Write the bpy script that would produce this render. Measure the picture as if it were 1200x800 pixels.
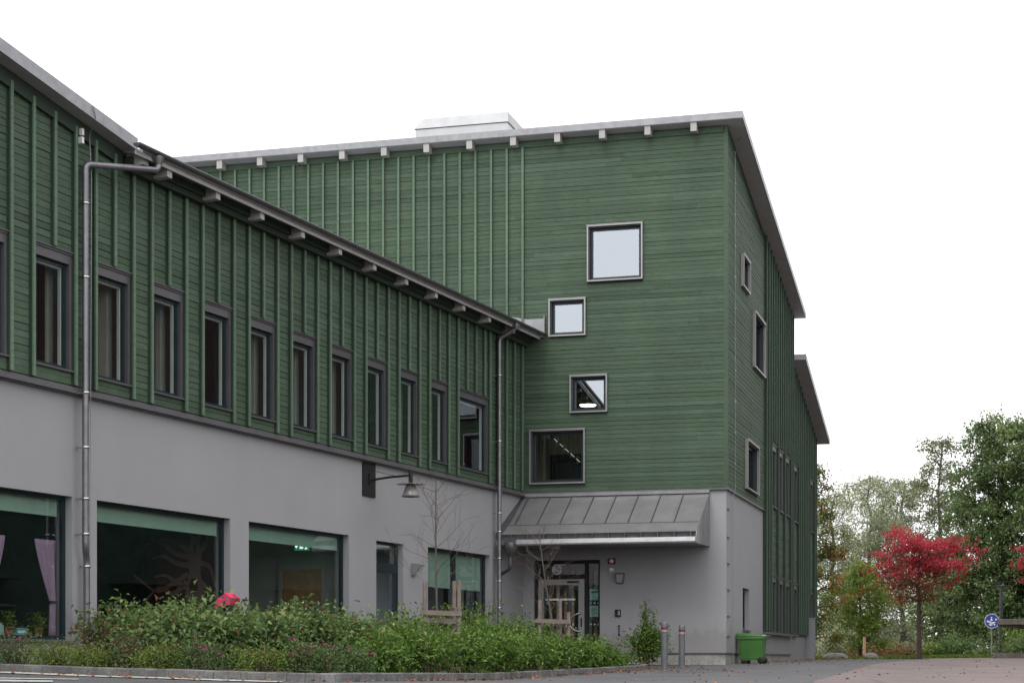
import bpy, math, random
import numpy as np
from mathutils import Matrix, Vector
R = math.radians
rnd = random.Random(11)
for o in list(bpy.data.objects): bpy.data.objects.remove(o)
SC = bpy.context.scene
COL = SC.collection
F = 2117.0            # focal length in pixels of the 1200 px wide photograph
def atx(u, Y): return (u - 600.0) / F * Y      # metres to the right at depth Y

# ------------------------------------------------------------------ camera
cam_d = bpy.data.cameras.new('camera'); cam = bpy.data.objects.new('camera', cam_d); COL.objects.link(cam)
cam.location = (0, 0, 0); cam.rotation_euler = (R(90), 0, 0)
cam_d.sensor_fit = 'HORIZONTAL'; cam_d.sensor_width = 36; cam_d.lens = F / 1200 * 36
cam_d.shift_y = 0.310; cam_d.clip_start = 0.2; cam_d.clip_end = 3000
SC.camera = cam
# ------------------------------------------------------------------ sky and sun (overcast)
W = bpy.data.worlds.new('World'); SC.world = W; W.use_nodes = True
nt = W.node_tree; nt.nodes.clear()
wo = nt.nodes.new('ShaderNodeOutputWorld'); bg = nt.nodes.new('ShaderNodeBackground')
sky = nt.nodes.new('ShaderNodeTexSky'); sky.sky_type = 'NISHITA'; sky.sun_disc = False
SUN_AZ, SUN_EL = 205.0, 48.0
sky.sun_elevation = R(SUN_EL); sky.sun_rotation = R(SUN_AZ); sky.dust_density = 4; sky.air_density = 1.0
hs = nt.nodes.new('ShaderNodeHueSaturation'); hs.inputs['Saturation'].default_value = 0.12
mx = nt.nodes.new('ShaderNodeMixRGB'); mx.inputs[0].default_value = 0.82
mx.inputs[2].default_value = (12.4, 12.4, 12.7, 1)         # even cloud deck
nt.links.new(sky.outputs[0], hs.inputs['Color']); nt.links.new(hs.outputs[0], mx.inputs[1])
nt.links.new(mx.outputs[0], bg.inputs[0]); bg.inputs[1].default_value = 0.10
nt.links.new(bg.outputs[0], wo.inputs[0])
sl = bpy.data.lights.new('sun', 'SUN'); sl.energy = 0.75; sl.angle = R(28); sl.color = (1, .97, .93)
sun = bpy.data.objects.new('sun', sl); COL.objects.link(sun)
az, el = R(SUN_AZ), R(SUN_EL)
sd = Vector((math.sin(az)*math.cos(el), math.cos(az)*math.cos(el), math.sin(el)))
sun.rotation_euler = (-sd).to_track_quat('-Z', 'Y').to_euler()
SC.view_settings.view_transform = 'Standard'; SC.view_settings.look = 'None'
SC.view_settings.exposure = 0.49; SC.view_settings.gamma = 1; SC.view_settings.use_curve_mapping = False
SC.render.engine = 'CYCLES'
SC.cycles.max_bounces = 7; SC.cycles.transparent_max_bounces = 12; SC.cycles.diffuse_bounces = 3
SC.cycles.glossy_bounces = 3; SC.cycles.caustics_reflective = False; SC.cycles.caustics_refractive = False

# ================================================================== helpers
def tag(o, label=None, cat=None, group=None, kind=None):
    if label: o['label'] = label
    if cat: o['category'] = cat
    if group: o['group'] = group
    if kind: o['kind'] = kind
    return o
def thing(name, label, cat, loc=(0, 0, 0), rz=0, group=None):
    o = bpy.data.objects.new(name, None); COL.objects.link(o); o.empty_display_size = .2
    o.location = loc; o.rotation_euler = (0, 0, rz)
    return tag(o, label, cat, group)
def copy_tree(o, parent=None):
    c = o.copy(); COL.objects.link(c); c.parent = parent
    for ch in list(o.children): copy_tree(ch, c)
    return c
class MB:
    """collects shapes and links them as ONE mesh object"""
    def __init__(s, M=None): s.v = []; s.w = []; s.f = []; s.t = []; s.M = M; s.smooth = []
    def add(s, pts, faces, tone=.5, smooth=False):
        b = len(s.v)
        for p in pts:
            p = Vector(p); s.w.append(p.copy()); s.v.append((s.M @ p) if s.M else p)
        for f in faces: s.f.append([b+i for i in f]); s.t.append(tone); s.smooth.append(smooth)
    def box(s, x0, x1, y0, y1, z0, z1, tone=.5):
        s.hexa([(x0,y0,z0),(x1,y0,z0),(x1,y1,z0),(x0,y1,z0),(x0,y0,z1),(x1,y0,z1),(x1,y1,z1),(x0,y1,z1)], tone)
    def hexa(s, p, tone=.5):
        s.add(p, [(0,3,2,1),(4,5,6,7),(0,1,5,4),(1,2,6,5),(2,3,7,6),(3,0,4,7)], tone)
    def quad(s, a, b, c, d, tone=.5): s.add([a,b,c,d], [(0,1,2,3)], tone)
    def poly(s, pts, d, tone=.5):
        """extruded polygon: pts extruded by the vector d"""
        n = len(pts); d = Vector(d)
        s.add([Vector(p) for p in pts]+[Vector(p)+d for p in pts],
              [list(range(n))[::-1], list(range(n, 2*n))]+[(i,(i+1)%n,n+(i+1)%n,n+i) for i in range(n)], tone)
    def tube(s, path, r, n=10, tone=.5, caps=True):
        path = [Vector(p) for p in path]; m = len(path)
        rr = r if isinstance(r, (list, tuple)) else [r]*m
        pts = []; prev = None
        for i, p in enumerate(path):
            d = (path[min(i+1, m-1)] - path[max(i-1, 0)])
            if d.length < 1e-9: d = Vector((0,0,1))
            d.normalize()
            if prev is None:
                a = Vector((0,0,1)) if abs(d.z) < .9 else Vector((1,0,0))
                prev = d.cross(a).normalized()
            e1 = (prev - d*prev.dot(d))
            e1 = e1.normalized() if e1.length > 1e-6 else d.orthogonal().normalized()
            prev = e1; e2 = d.cross(e1)
            for k in range(n):
                a = 2*math.pi*k/n; pts.append(p + (e1*math.cos(a)+e2*math.sin(a))*rr[i])
        fs = [(i*n+k, i*n+(k+1)%n, (i+1)*n+(k+1)%n, (i+1)*n+k) for i in range(m-1) for k in range(n)]
        s.add(pts, fs, tone, True)
        if caps:
            s.add(pts[:n], [list(range(n))[::-1]], tone); s.add(pts[-n:], [list(range(n))], tone)
    def lathe(s, prof, c=(0,0,0), n=20, tone=.5):
        pts = [(c[0]+r*math.cos(2*math.pi*k/n), c[1]+r*math.sin(2*math.pi*k/n), c[2]+z) for r, z in prof for k in range(n)]
        m = len(prof)
        s.add(pts, [(i*n+k, i*n+(k+1)%n, (i+1)*n+(k+1)%n, (i+1)*n+k) for i in range(m-1) for k in range(n)], tone, True)
    def build(s, name, mat, parent=None, bevel=0):
        me = bpy.data.meshes.new(name)
        me.from_pydata([tuple(p) for p in s.v], [], s.f); me.update()
        a = me.attributes.new('tone', 'FLOAT', 'FACE'); a.data.foreach_set('value', s.t)
        w = me.attributes.new('wc', 'FLOAT_VECTOR', 'POINT')
        w.data.foreach_set('vector', np.array([tuple(p) for p in s.w], dtype=np.float32).ravel())
        me.polygons.foreach_set('use_smooth', s.smooth)
        if mat: me.materials.append(mat)
        o = bpy.data.objects.new(name, me); COL.objects.link(o)
        if parent: o.parent = parent
        if bevel:
            m = o.modifiers.new('bevel', 'BEVEL'); m.width = bevel; m.segments = 2; m.limit_method = 'ANGLE'
        return o

# ================================================================== materials
def newmat(name):
    m = bpy.data.materials.new(name); m.use_nodes = True; n = m.node_tree; n.nodes.clear()
    out = n.nodes.new('ShaderNodeOutputMaterial'); p = n.nodes.new('ShaderNodeBsdfPrincipled')
    n.links.new(p.outputs[0], out.inputs[0]); return m, n, p, out
def nd(n, typ, **kw):
    x = n.nodes.new(typ)
    for k, v in kw.items():
        if k in x.inputs: x.inputs[k].default_value = v
        else: setattr(x, k, v)
    return x
def coord(n, kind='Object', scale=(1, 1, 1), attr=None):
    mp = nd(n, 'ShaderNodeMapping'); mp.inputs['Scale'].default_value = scale
    if attr:
        a = nd(n, 'ShaderNodeAttribute', attribute_name=attr); n.links.new(a.outputs['Vector'], mp.inputs[0])
    else:
        t = nd(n, 'ShaderNodeTexCoord'); n.links.new(t.outputs[kind], mp.inputs[0])
    return mp.outputs[0]
def noise(n, vec, scale=5, detail=4, rough=.55):
    x = nd(n, 'ShaderNodeTexNoise', Scale=scale, Detail=detail, Roughness=rough); n.links.new(vec, x.inputs['Vector']); return x.outputs['Fac']
def ramp(n, fac, stops):
    r = nd(n, 'ShaderNodeValToRGB'); e = r.color_ramp.elements
    while len(e) < len(stops): e.new(.5)
    for i, (p, c) in enumerate(stops): e[i].position = p; e[i].color = (*c, 1) if len(c) == 3 else c
    n.links.new(fac, r.inputs[0]); return r.outputs[0]
def mul(n, a, b, fac=1.0, mode='MULTIPLY'):
    x = nd(n, 'ShaderNodeMixRGB', blend_type=mode); x.inputs[0].default_value = fac
    n.links.new(a, x.inputs[1]); n.links.new(b, x.inputs[2]); return x.outputs[0]
def bump(n, p, h, strength=.2, dist=.01):
    b = nd(n, 'ShaderNodeBump', Strength=strength, Distance=dist); n.links.new(h, b.inputs['Height']); n.links.new(b.outputs[0], p.inputs['Normal'])
def g3(v): return (v, v, v)
def simple(name, col, rough=.6, metal=0, var=.12, vscale=3, bmp=0, bscale=60):
    m, n, p, o = newmat(name); c = coord(n)
    f = noise(n, c, vscale, 5)
    cc = ramp(n, f, [(.3, tuple(x*(1-var) for x in col)), (.7, tuple(min(1, x*(1+var)) for x in col))])
    n.links.new(cc, p.inputs['Base Color']); p.inputs['Roughness'].default_value = rough; p.inputs['Metallic'].default_value = metal
    if bmp: bump(n, p, noise(n, c, bscale, 3), bmp, .004)
    return m
def mat_wood():
    m, n, p, o = newmat('green_stained_boards')
    c = coord(n, scale=(1.2, 1, 26), attr='wc'); grain = noise(n, c, 3.0, 6, .65)
    c2 = coord(n, scale=(.5, .5, .22), attr='wc'); wear = noise(n, c2, 1.6, 4)
    c3 = coord(n, scale=(7, 7, 13), attr='wc'); spots = noise(n, c3, 1.5, 4, .75)
    a = nd(n, 'ShaderNodeAttribute', attribute_name='tone')
    base = ramp(n, a.outputs['Fac'], [(0, (.054, .090, .057)), (.45, (.075, .117, .075)), (.8, (.088, .138, .093)), (1, (.128, .200, .136))])  # lightest stop puts the light on the batten faces into the colour
    g = ramp(n, grain, [(.30, g3(.70)), (.55, g3(1.0)), (.75, g3(1.18))])
    w = ramp(n, wear, [(.3, g3(.86)), (.7, g3(1.12))])
    sp = ramp(n, spots, [(.30, (.60,.56,.58)), (.43, g3(1)), (.60, g3(1)), (.74, (1.5, 1.25, 1.28))])
    col = mul(n, mul(n, mul(n, base, g), w), sp, .85)
    n.links.new(col, p.inputs['Base Color']); p.inputs['Roughness'].default_value = .72
    p.inputs['Specular IOR Level'].default_value = .3
    bump(n, p, grain, .35, .004); return m
def mat_plaster():
    m, n, p, o = newmat('grey_plaster'); c = coord(n)
    big = noise(n, c, .55, 5, .6); fine = noise(n, c, 95, 3, .6); mid = noise(n, coord(n, scale=(1, 1, .25)), 2.4, 5)
    col = ramp(n, big, [(.3, (.348, .350, .366)), (.7, (.374, .376, .392))])
    col = mul(n, col, ramp(n, mid, [(.32, g3(.985)), (.65, g3(1.01))]))
    col = mul(n, col, ramp(n, fine, [(.3, g3(.86)), (.7, g3(1.08))]))
    sx = nd(n, 'ShaderNodeSeparateXYZ'); n.links.new(coord(n), sx.inputs[0])
    ad = nd(n, 'ShaderNodeMath', operation='MULTIPLY_ADD'); n.links.new(noise(n, coord(n, scale=(1, 1, .5)), 3.5, 5, .7), ad.inputs[0]); ad.inputs[1].default_value = -1.1; n.links.new(sx.outputs['Z'], ad.inputs[2])
    col = mul(n, col, ramp(n, ad.outputs[0], [(0, (.80, .78, .74)), (.25, g3(.96)), (.6, g3(1))]))   # splash dirt along the ground
    n.links.new(col, p.inputs['Base Color']); p.inputs['Roughness'].default_value = .92
    bump(n, p, fine, .55, .006); return m
def mat_concrete(name, col, var=.25):
    m, n, p, o = newmat(name); c = coord(n)
    a = noise(n, c, 2.2, 6, .65); b = noise(n, c, 22, 5, .75); s = noise(n, coord(n, scale=(2.5, 2.5, .5)), 2.0, 3)
    cc = ramp(n, a, [(.28, tuple(x*(1-var) for x in col)), (.72, tuple(x*(1+var) for x in col))])
    cc = mul(n, cc, ramp(n, b, [(.3, g3(.62)), (.7, g3(1.25))])); cc = mul(n, cc, ramp(n, s, [(.3, g3(.75)), (.6, g3(1.03))]))
    n.links.new(cc, p.inputs['Base Color']); p.inputs['Roughness'].default_value = .9; bump(n, p, b, .6, .01); return m
def mat_asphalt(name, c0, c1, speck=.25):
    m, n, p, o = newmat(name); c = coord(n)
    a = noise(n, c, .35, 6, .6); b = noise(n, c, 55, 3, .8); d = noise(n, coord(n, scale=(1, .25, 1)), 1.3, 5)
    cc = ramp(n, a, [(.3, c0), (.7, c1)])
    cc = mul(n, cc, ramp(n, b, [(.25, g3(1-speck)), (.5, g3(1)), (.75, g3(1+speck*1.4))]))
    cc = mul(n, cc, ramp(n, d, [(.3, g3(.82)), (.65, g3(1.08))]))
    v = nd(n, 'ShaderNodeTexVoronoi', feature='DISTANCE_TO_EDGE', Scale=.22)
    wv = nd(n, 'ShaderNodeMixRGB'); wv.inputs[0].default_value = .12
    ns = nd(n, 'ShaderNodeTexNoise', Scale=1.1, Detail=5.0); n.links.new(c, ns.inputs['Vector'])
    n.links.new(c, wv.inputs[1]); n.links.new(ns.outputs['Color'], wv.inputs[2]); n.links.new(wv.outputs[0], v.inputs['Vector'])
    cc = mul(n, cc, ramp(n, v.outputs['Distance'], [(0, g3(.55)), (.006, g3(.7)), (.012, g3(1))]), .7)
    n.links.new(cc, p.inputs['Base Color']); p.inputs['Roughness'].default_value = .78
    bump(n, p, b, .5, .008); return m
def mat_leaf(name, stops, trans=.35, rough=.5):
    m, n, p, o = newmat(name)
    a = nd(n, 'ShaderNodeAttribute', attribute_name='tone')
    c = ramp(n, a.outputs['Fac'], stops)
    n.links.new(c, p.inputs['Base Color']); p.inputs['Roughness'].default_value = rough
    p.inputs['Specular IOR Level'].default_value = .35
    t = nd(n, 'ShaderNodeBsdfTranslucent'); n.links.new(c, t.inputs[0])
    x = nd(n, 'ShaderNodeMixShader'); x.inputs[0].default_value = trans
    n.links.new(p.outputs[0], x.inputs[1]); n.links.new(t.outputs[0], x.inputs[2]); n.links.new(x.outputs[0], o.inputs[0]); return m
def mat_glass(name, tint=(.90, .95, .92), r0=.10, r1=.75):
    """coated double glazing: part mirror, part clear"""
    m, n, p, o = newmat(name); n.nodes.remove(p)
    tr = nd(n, 'ShaderNodeBsdfTransparent'); tr.inputs[0].default_value = (*tint, 1)
    gl = nd(n, 'ShaderNodeBsdfGlossy'); gl.inputs['Roughness'].default_value = .0
    gl.inputs[0].default_value = (.86, .93, 1, 1)
    lw = nd(n, 'ShaderNodeFresnel', IOR=1.5)
    mr = nd(n, 'ShaderNodeMapRange'); mr.inputs['From Min'].default_value = .04; mr.inputs['From Max'].default_value = 1
    mr.inputs['To Min'].default_value = r0; mr.inputs['To Max'].default_value = r1
    n.links.new(lw.outputs[0], mr.inputs['Value'])
    wob = noise(n, coord(n), .8, 2); b = nd(n, 'ShaderNodeBump', Strength=.03, Distance=.02); n.links.new(wob, b.inputs['Height']); n.links.new(b.outputs[0], gl.inputs['Normal'])
    x = nd(n, 'ShaderNodeMixShader'); n.links.new(mr.outputs[0], x.inputs[0])
    n.links.new(tr.outputs[0], x.inputs[1]); n.links.new(gl.outputs[0], x.inputs[2]); n.links.new(x.outputs[0], o.inputs[0]); return m
def mat_emit(name, col, s):
    m, n, p, o = newmat(name); p.inputs['Base Color'].default_value = (*col, 1)
    p.inputs['Emission Color'].default_value = (*col, 1); p.inputs['Emission Strength'].default_value = s; return m
def mat_bark(name, col):
    m, n, p, o = newmat(name); c = coord(n, scale=(6, 6, 1.2)); f = noise(n, c, 3, 6, .7)
    n.links.new(ramp(n, f, [(.3, tuple(x*.5 for x in col)), (.7, tuple(x*1.35 for x in col))]), p.inputs['Base Color'])
    p.inputs['Roughness'].default_value = .95; bump(n, p, f, .8, .02); return m

M = {}
M['wood'] = mat_wood(); M['plaster'] = mat_plaster()
M['plinth'] = mat_concrete('plinth_concrete', (.34, .33, .30)); M['granite'] = mat_concrete('granite_kerb', (.175, .17, .167), .5)
M['slab'] = mat_concrete('weathered_slab', (.15, .13, .115), .3)
M['casing'] = simple('grey_brown_window_casing', (.112, .106, .114), .45, .3, .1)
M['flash'] = simple('grey_flashing', (.17, .165, .175), .4, .4, .12)
M['frame'] = simple('dark_teal_frame', (.008, .022, .026), .35, 0, .1)
M['alu'] = simple('aluminium_frame', (.35, .345, .34), .38, .6, .08)
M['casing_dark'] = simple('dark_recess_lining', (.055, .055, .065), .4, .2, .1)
M['white'] = simple('white_lining', (.80, .81, .78), .6, 0, .05)
M['glass'] = mat_glass('window_glass', r0=.13, r1=.55); M['glass_sky'] = mat_glass('coated_window_glass', r0=.42, r1=.8)
M['galv'] = simple('galvanised_steel', (.31, .315, .33), .42, .5, .14, 6)
M['rafter'] = simple('light_grey_rafter_paint', (.44, .43, .42), .6, 0, .08, 4)
M['roof'] = simple('pale_roof_metal', (.46, .47, .48), .5, .3, .08)
M['soffit'] = simple('grey_soffit', (.45, .455, .475), .7, 0, .08)
M['pipe'] = simple('zinc_grey_pipe', (.22, .215, .23), .35, .7, .15, 7)
M['gutter'] = simple('dark_grey_gutter', (.115, .115, .122), .4, .5, .15, 5)
M['zinc'] = simple('standing_seam_zinc', (.27, .262, .268), .40, .4, .14, 2.2, .35, 2.5)
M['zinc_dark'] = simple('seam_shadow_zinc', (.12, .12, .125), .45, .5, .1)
M['black'] = simple('black_metal', (.009, .009, .010), .7, 0, .1)
M['darkred'] = simple('dark_red_interior_wall', (.095, .022, .027), .8, 0, .15)
M['intbrown'] = simple('brown_interior_wall', (.12, .055, .05), .8, 0, .2)
M['intgrey'] = simple('grey_interior_wall', (.50, .50, .47), .85, 0, .1)
M['intkhaki'] = simple('pale_ribbed_interior_wall', (.52, .50, .38), .8, 0, .1)
M['intfloor'] = simple('interior_floor', (.12, .115, .11), .6, 0, .2)
M['blind'] = simple('green_roller_blind', (.36, .54, .45), .75, 0, .08)
M['timber'] = simple('weathered_timber', (.20, .165, .14), .85, 0, .25, 9, .4, 30)
M['pine'] = simple('pine_wood', (.55, .34, .18), .6, 0, .2, 6)
M['lilac'] = simple('lilac_fabric', (.42, .27, .42), .8, 0, .1, 8)
M['mural'] = simple('grey_brown_wall_paint', (.30, .18, .16), .9, 0, .1)
M['bollard'] = simple('grey_bollard_paint', (.135, .14, .152), .5, .1, .12, 6)
M['red'] = simple('red_plastic', (.20, .02, .035), .4, 0, .1)
M['bluep'] = simple('blue_card', (.10, .33, .50), .6, 0, .1)
M['greenbin'] = simple('green_bin_plastic', (.058, .175, .038), .38, 0, .12, 4)
M['rubber'] = simple('black_rubber', (.012, .012, .012), .75, 0, .1)
M['pink'] = simple('pink_fabric', (.62, .035, .12), .7, 0, .15, 9)
M['navy'] = simple('black_fabric', (.012, .013, .02), .8, 0, .1)
M['chrome'] = simple('bright_steel', (.6, .6, .6), .25, 1, .05)
M['paper'] = simple('pale_green_paper', (.30, .52, .48), .8, 0, .06)
M['sheet_grey'] = simple('grey_cabinet_steel', (.27, .285, .30), .45, .35, .1, 3)
M['rooftop'] = simple('pale_plant_room_sheet', (.55, .56, .57), .5, .25, .05)
M['paint'] = simple('white_road_paint', (.46, .46, .43), .8, 0, .35, 14)
M['asphalt'] = mat_asphalt('grey_asphalt', (.085, .083, .087), (.112, .109, .112))
M['pinkyard'] = mat_asphalt('reddish_asphalt', (.158, .124, .117), (.196, .152, .142), .3)
M['soil'] = mat_asphalt('planting_soil', (.028, .018, .012), (.06, .038, .026), .5)
M['grass'] = mat_asphalt('rough_grass_ground', (.035, .045, .014), (.085, .075, .03), .4)
M['terracotta'] = simple('terracotta', (.30, .11, .06), .8, 0, .15)
M['signblue'] = simple('sign_blue', (.045, .075, .42), .4, 0, .05)
M['signwhite'] = simple('sign_white', (.85, .85, .85), .5, 0, .03)
M['stone'] = mat_concrete('granite_boulder', (.26, .25, .24), .3)
M['brick'] = simple('dark_red_brick', (.055, .034, .030), .9, 0, .25, 5)
M['backing'] = simple('dark_green_backing', (.030, .048, .034), .85, 0, .1)
M['darkgreen'] = simple('dark_green_facade', (.022, .045, .034), .8, 0, .4, 1.5)
M['darkroof'] = simple('dark_roof', (.035, .033, .033), .8, 0, .2)
M['lampglass'] = simple('frosted_lamp_glass', (.30, .29, .285), .35, .2, .08)
M['lit'] = mat_emit('lit_ceiling_lamp', (1, .97, .9), 4.5)
M['dimstrip'] = mat_emit('dim_light_strip', (1, .97, .88), .22)
M['band'] = simple('dull_white_band', (.30, .31, .31), .6, 0, .1)
M['exit'] = mat_emit('lit_exit_sign_green', (.02, .30, .14), .4)
M['exitw'] = mat_emit('lit_exit_sign_white', (.8, .95, .85), .9)

# ================================================================== ground heights
ctrl = np.array([(-6.66,23.5,-.122),(-3.93,20.8,-.19),(-1.92,20.3,-.259),(-1.28,22.5,-.29),(-.50,26.5,-.318),(1.23,32.5,-.276),(2.5,38,-.24),(3.14,41,-.225),
    (5.4,44.5,-.128),(9.0,57,-.03),(10.8,64.2,.0),(5.4,20,-.268),(9,35,-.21),(13.5,50,-.09),(19,68,.04),(21,75,.10),(12,68,-.03),(14,74,.0),(30,75,.1),
    (-6.6,20.6,-.30),(-4.6,18.4,-.34),(-9.5,22.6,-.25),(-2.2,17.5,-.38),(0,0,-1.55),(0,10,-.78),(-7,10,-.62),(7,10,-.8),(-9,0,-1.5),(9,0,-1.5),(-15,40,-.03),(-15,25,-.02),(-12,15,-.3),(25,40,-.2),(25,20,-.4),(0,-12,-1.6),(-20,-12,-1.6),(25,-12,-1.6),(.3,45,-.14)])
def _U(r2): return np.where(r2 > 0, .5*r2*np.log(np.maximum(r2, 1e-12)), 0)
_n = len(ctrl); _P = np.c_[np.ones(_n), ctrl[:, :2]]
_K = _U(((ctrl[:, None, :2]-ctrl[None, :, :2])**2).sum(-1)) + np.eye(_n)*6.0
_A = np.block([[_K, _P], [_P.T, np.zeros((3, 3))]]); _w = np.linalg.solve(_A, np.r_[ctrl[:, 2], 0, 0, 0])
def G(x, y):
    """ground height"""
    x = np.asarray(x, float); y = np.asarray(y, float); xc = np.clip(x, -20, 32); yc = np.clip(y, -12, 76)
    r2 = (xc[..., None]-ctrl[:, 0])**2 + (yc[..., None]-ctrl[:, 1])**2
    z = _U(r2) @ _w[:_n] + _w[_n] + _w[_n+1]*xc + _w[_n+2]*yc
    return z - np.clip((y-76)*.012, 0, 1.6)
def g(x, y): return float(G(np.array([x]), np.array([y]))[0])
def sheet(name, xs, ys, dz, mat, keep=None):
    X, Y = np.meshgrid(xs, ys); Z = G(X, Y)+dz; nx = len(xs)
    v = np.c_[X.ravel(), Y.ravel(), Z.ravel()]
    f = []
    for j in range(len(ys)-1):
        for i in range(nx-1):
            if keep and not keep((xs[i]+xs[i+1])/2, (ys[j]+ys[j+1])/2): continue
            a = j*nx+i; f.append((a, a+1, a+nx+1, a+nx))
    me = bpy.data.meshes.new(name); me.from_pydata(v.tolist(), [], f); me.update(); me.materials.append(mat)
    me.polygons.foreach_set('use_smooth', [True]*len(f))
    o = bpy.data.objects.new(name, me); COL.objects.link(o); return tag(o, kind='structure')
def strip(name, left, right, dz, mat, n=12):
    """sheet between two polylines with the same number of points, lying on the ground"""
    v = []; f = []
    for i, (a, b) in enumerate(zip(left, right)):
        for k in range(n+1):
            t = k/n; x = a[0]*(1-t)+b[0]*t; y = a[1]*(1-t)+b[1]*t; v.append((x, y, g(x, y)+dz))
    for i in range(len(left)-1):
        for k in range(n): a = i*(n+1)+k; f.append((a, a+1, a+n+2, a+n+1))
    me = bpy.data.meshes.new(name); me.from_pydata(v, [], f); me.update(); me.materials.append(mat)
    me.polygons.foreach_set('use_smooth', [True]*len(f))
    o = bpy.data.objects.new(name, me); COL.objects.link(o); return o
def resample(pts, step):
    pts = [Vector((p[0], p[1], 0)) for p in pts]; out = [pts[0]]
    for a, b in zip(pts, pts[1:]):
        k = max(1, int(round((b-a).length/step)))
        for i in range(1, k+1): out.append(a.lerp(b, i/k))
    return out
def smooth_line(pts, it=2):
    for _ in range(it):
        q = [pts[0]]
        for a, b in zip(pts, pts[1:]):
            q.append((a[0]*.75+b[0]*.25, a[1]*.75+b[1]*.25)); q.append((a[0]*.25+b[0]*.75, a[1]*.25+b[1]*.75))
        q.append(pts[-1]); pts = q
    return pts
far = [-900,-400,-200,-100,-60,-40]; 
sheet('ground', np.array(far+list(np.arange(-30, 60.1, 2))+[80,120,200,400,900]), np.array([-500,-200,-80,-40]+list(np.arange(-20, 120.1, 2))+[150,200,300,500,900]), -.05, M['grass'])
sheet('road', np.arange(-30, 40.1, .25), np.arange(-14, 72.1, .25), 0, M['asphalt'], lambda x, y: y < 70+.25*(x-12) if x < 16 else y < 71)
# reddish yard on the right
yl = [(2.2,8),(2.6,14),(3.3,20.2),(4.7,27),(7.0,37),(9.3,46),(11.6,53.5),(13.4,58.5),(14.6,63),(15.2,67),(16.2,71.4)]
yl = smooth_line(yl, 2); yr = [(40, max(p[1]-2, 4)) for p in yl]
tag(strip('yard_paving', yl, yr, .012, M['pinkyard'], 60), kind='structure')

# kerb of the planting bed
KP = [(-11.5,26.2),(-6.66,23.5),(-3.93,20.9),(-2.6,20.35),(-1.92,20.5),(-1.28,22.5),(-.50,26.5),(1.23,32.8),(2.5,38),(3.14,41)]
K = smooth_line([(-16,28.5)]+KP+[(3.0,42.2),(2.1,43.0)], 2)
def offset(pts, d):
    out = []
    for i, p in enumerate(pts):
        a = pts[max(i-1, 0)]; b = pts[min(i+1, len(pts)-1)]; t = Vector((b[0]-a[0], b[1]-a[1])).normalized()
        out.append((p[0]-t.y*d, p[1]+t.x*d))
    return out
def kerb(parent=None):
    pts = [(p.x, p.y) for p in resample(K, .25)]; inn = offset(pts, .13); mb = MB()
    nxt = .6; seg = 0; tone = .5
    cur = []
    for i in range(len(pts)-1):
        a, b = pts[i], pts[i+1]; c, d = inn[i], inn[i+1]
        jo = .004 if (i % 6 == 5) else 0
        za, zb = g(*a), g(*b)
        j = lambda: rnd.uniform(-.007, .007)
        h = .1
        L = math.dist(a, b); t = 1-jo/L*2
        b2 = (a[0]+(b[0]-a[0])*t, a[1]+(b[1]-a[1])*t); d2 = (c[0]+(d[0]-c[0])*t, c[1]+(d[1]-c[1])*t)
        mb.hexa([(*a, za-.1), (*b2, zb-.1), (*d2, zb-.1), (*c, za-.1), (a[0]+.01, a[1]+.012, za+h+j()), (b2[0]+.01, b2[1]+.012, zb+h+j()), (*d2, zb+h+.004), (*c, za+h+.004)])
    return mb.build('kerb', M['granite'], parent, .012)
tag(kerb(), kind='structure')
bed_in = offset([(p.x, p.y) for p in resample(K, .5)], .11)
def wallA(s, o=0): return (.281-.3726*s+.928*o, 45.89-.928*s-.3726*o)
n_ = len(bed_in)
bed_out = []
for i, p in enumerate(bed_in):
    t = i/(n_-1)
    if t < .82: q = wallA(24*(1-t/.82)+.05, .05)
    else:
        e = (t-.82)/.18; q = (wallA(.05, .05)[0]*(1-e)+2.1*e, 45.6*(1-e)+43.1*e)
    bed_out.append(q)
tag(strip('planting_soil', bed_in, bed_out, .075, M['soil'], 10), kind='structure')
# painted lines
wl_out = offset(K, -.05); wl_in = offset(K, -.30)
i0, i1 = 0, len(K)
i1 = next(i for i, p in enumerate(K) if p[1] < 20.6)+3
tag(strip('road_edge_line', wl_out[:i1], wl_in[:i1], .010, M['paint'], 1), kind='structure')
def ray(u, v):
    """point of the road seen at a pixel of the photograph"""
    lo, hi = 15.0, 60.0
    for Y in np.arange(15, 60, .05):
        if g(atx(u, Y), Y) > (772-v)/F*Y: return atx(u, Y), Y
    return atx(u, 60), 60.0
for us, v0, v1 in (((-60, -20, 20, 62), 796.3, 798.6), ((-90, -40, 10, 55, 92), 793.8, 795.2)):
    a_ = [ray(u, v0+(u+20)*.018) for u in us]; b_ = [ray(u, v1+(u+20)*.012) for u in us]
    tag(strip('road_marking', a_, b_, .010, M['paint'], 2), kind='structure')

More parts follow.
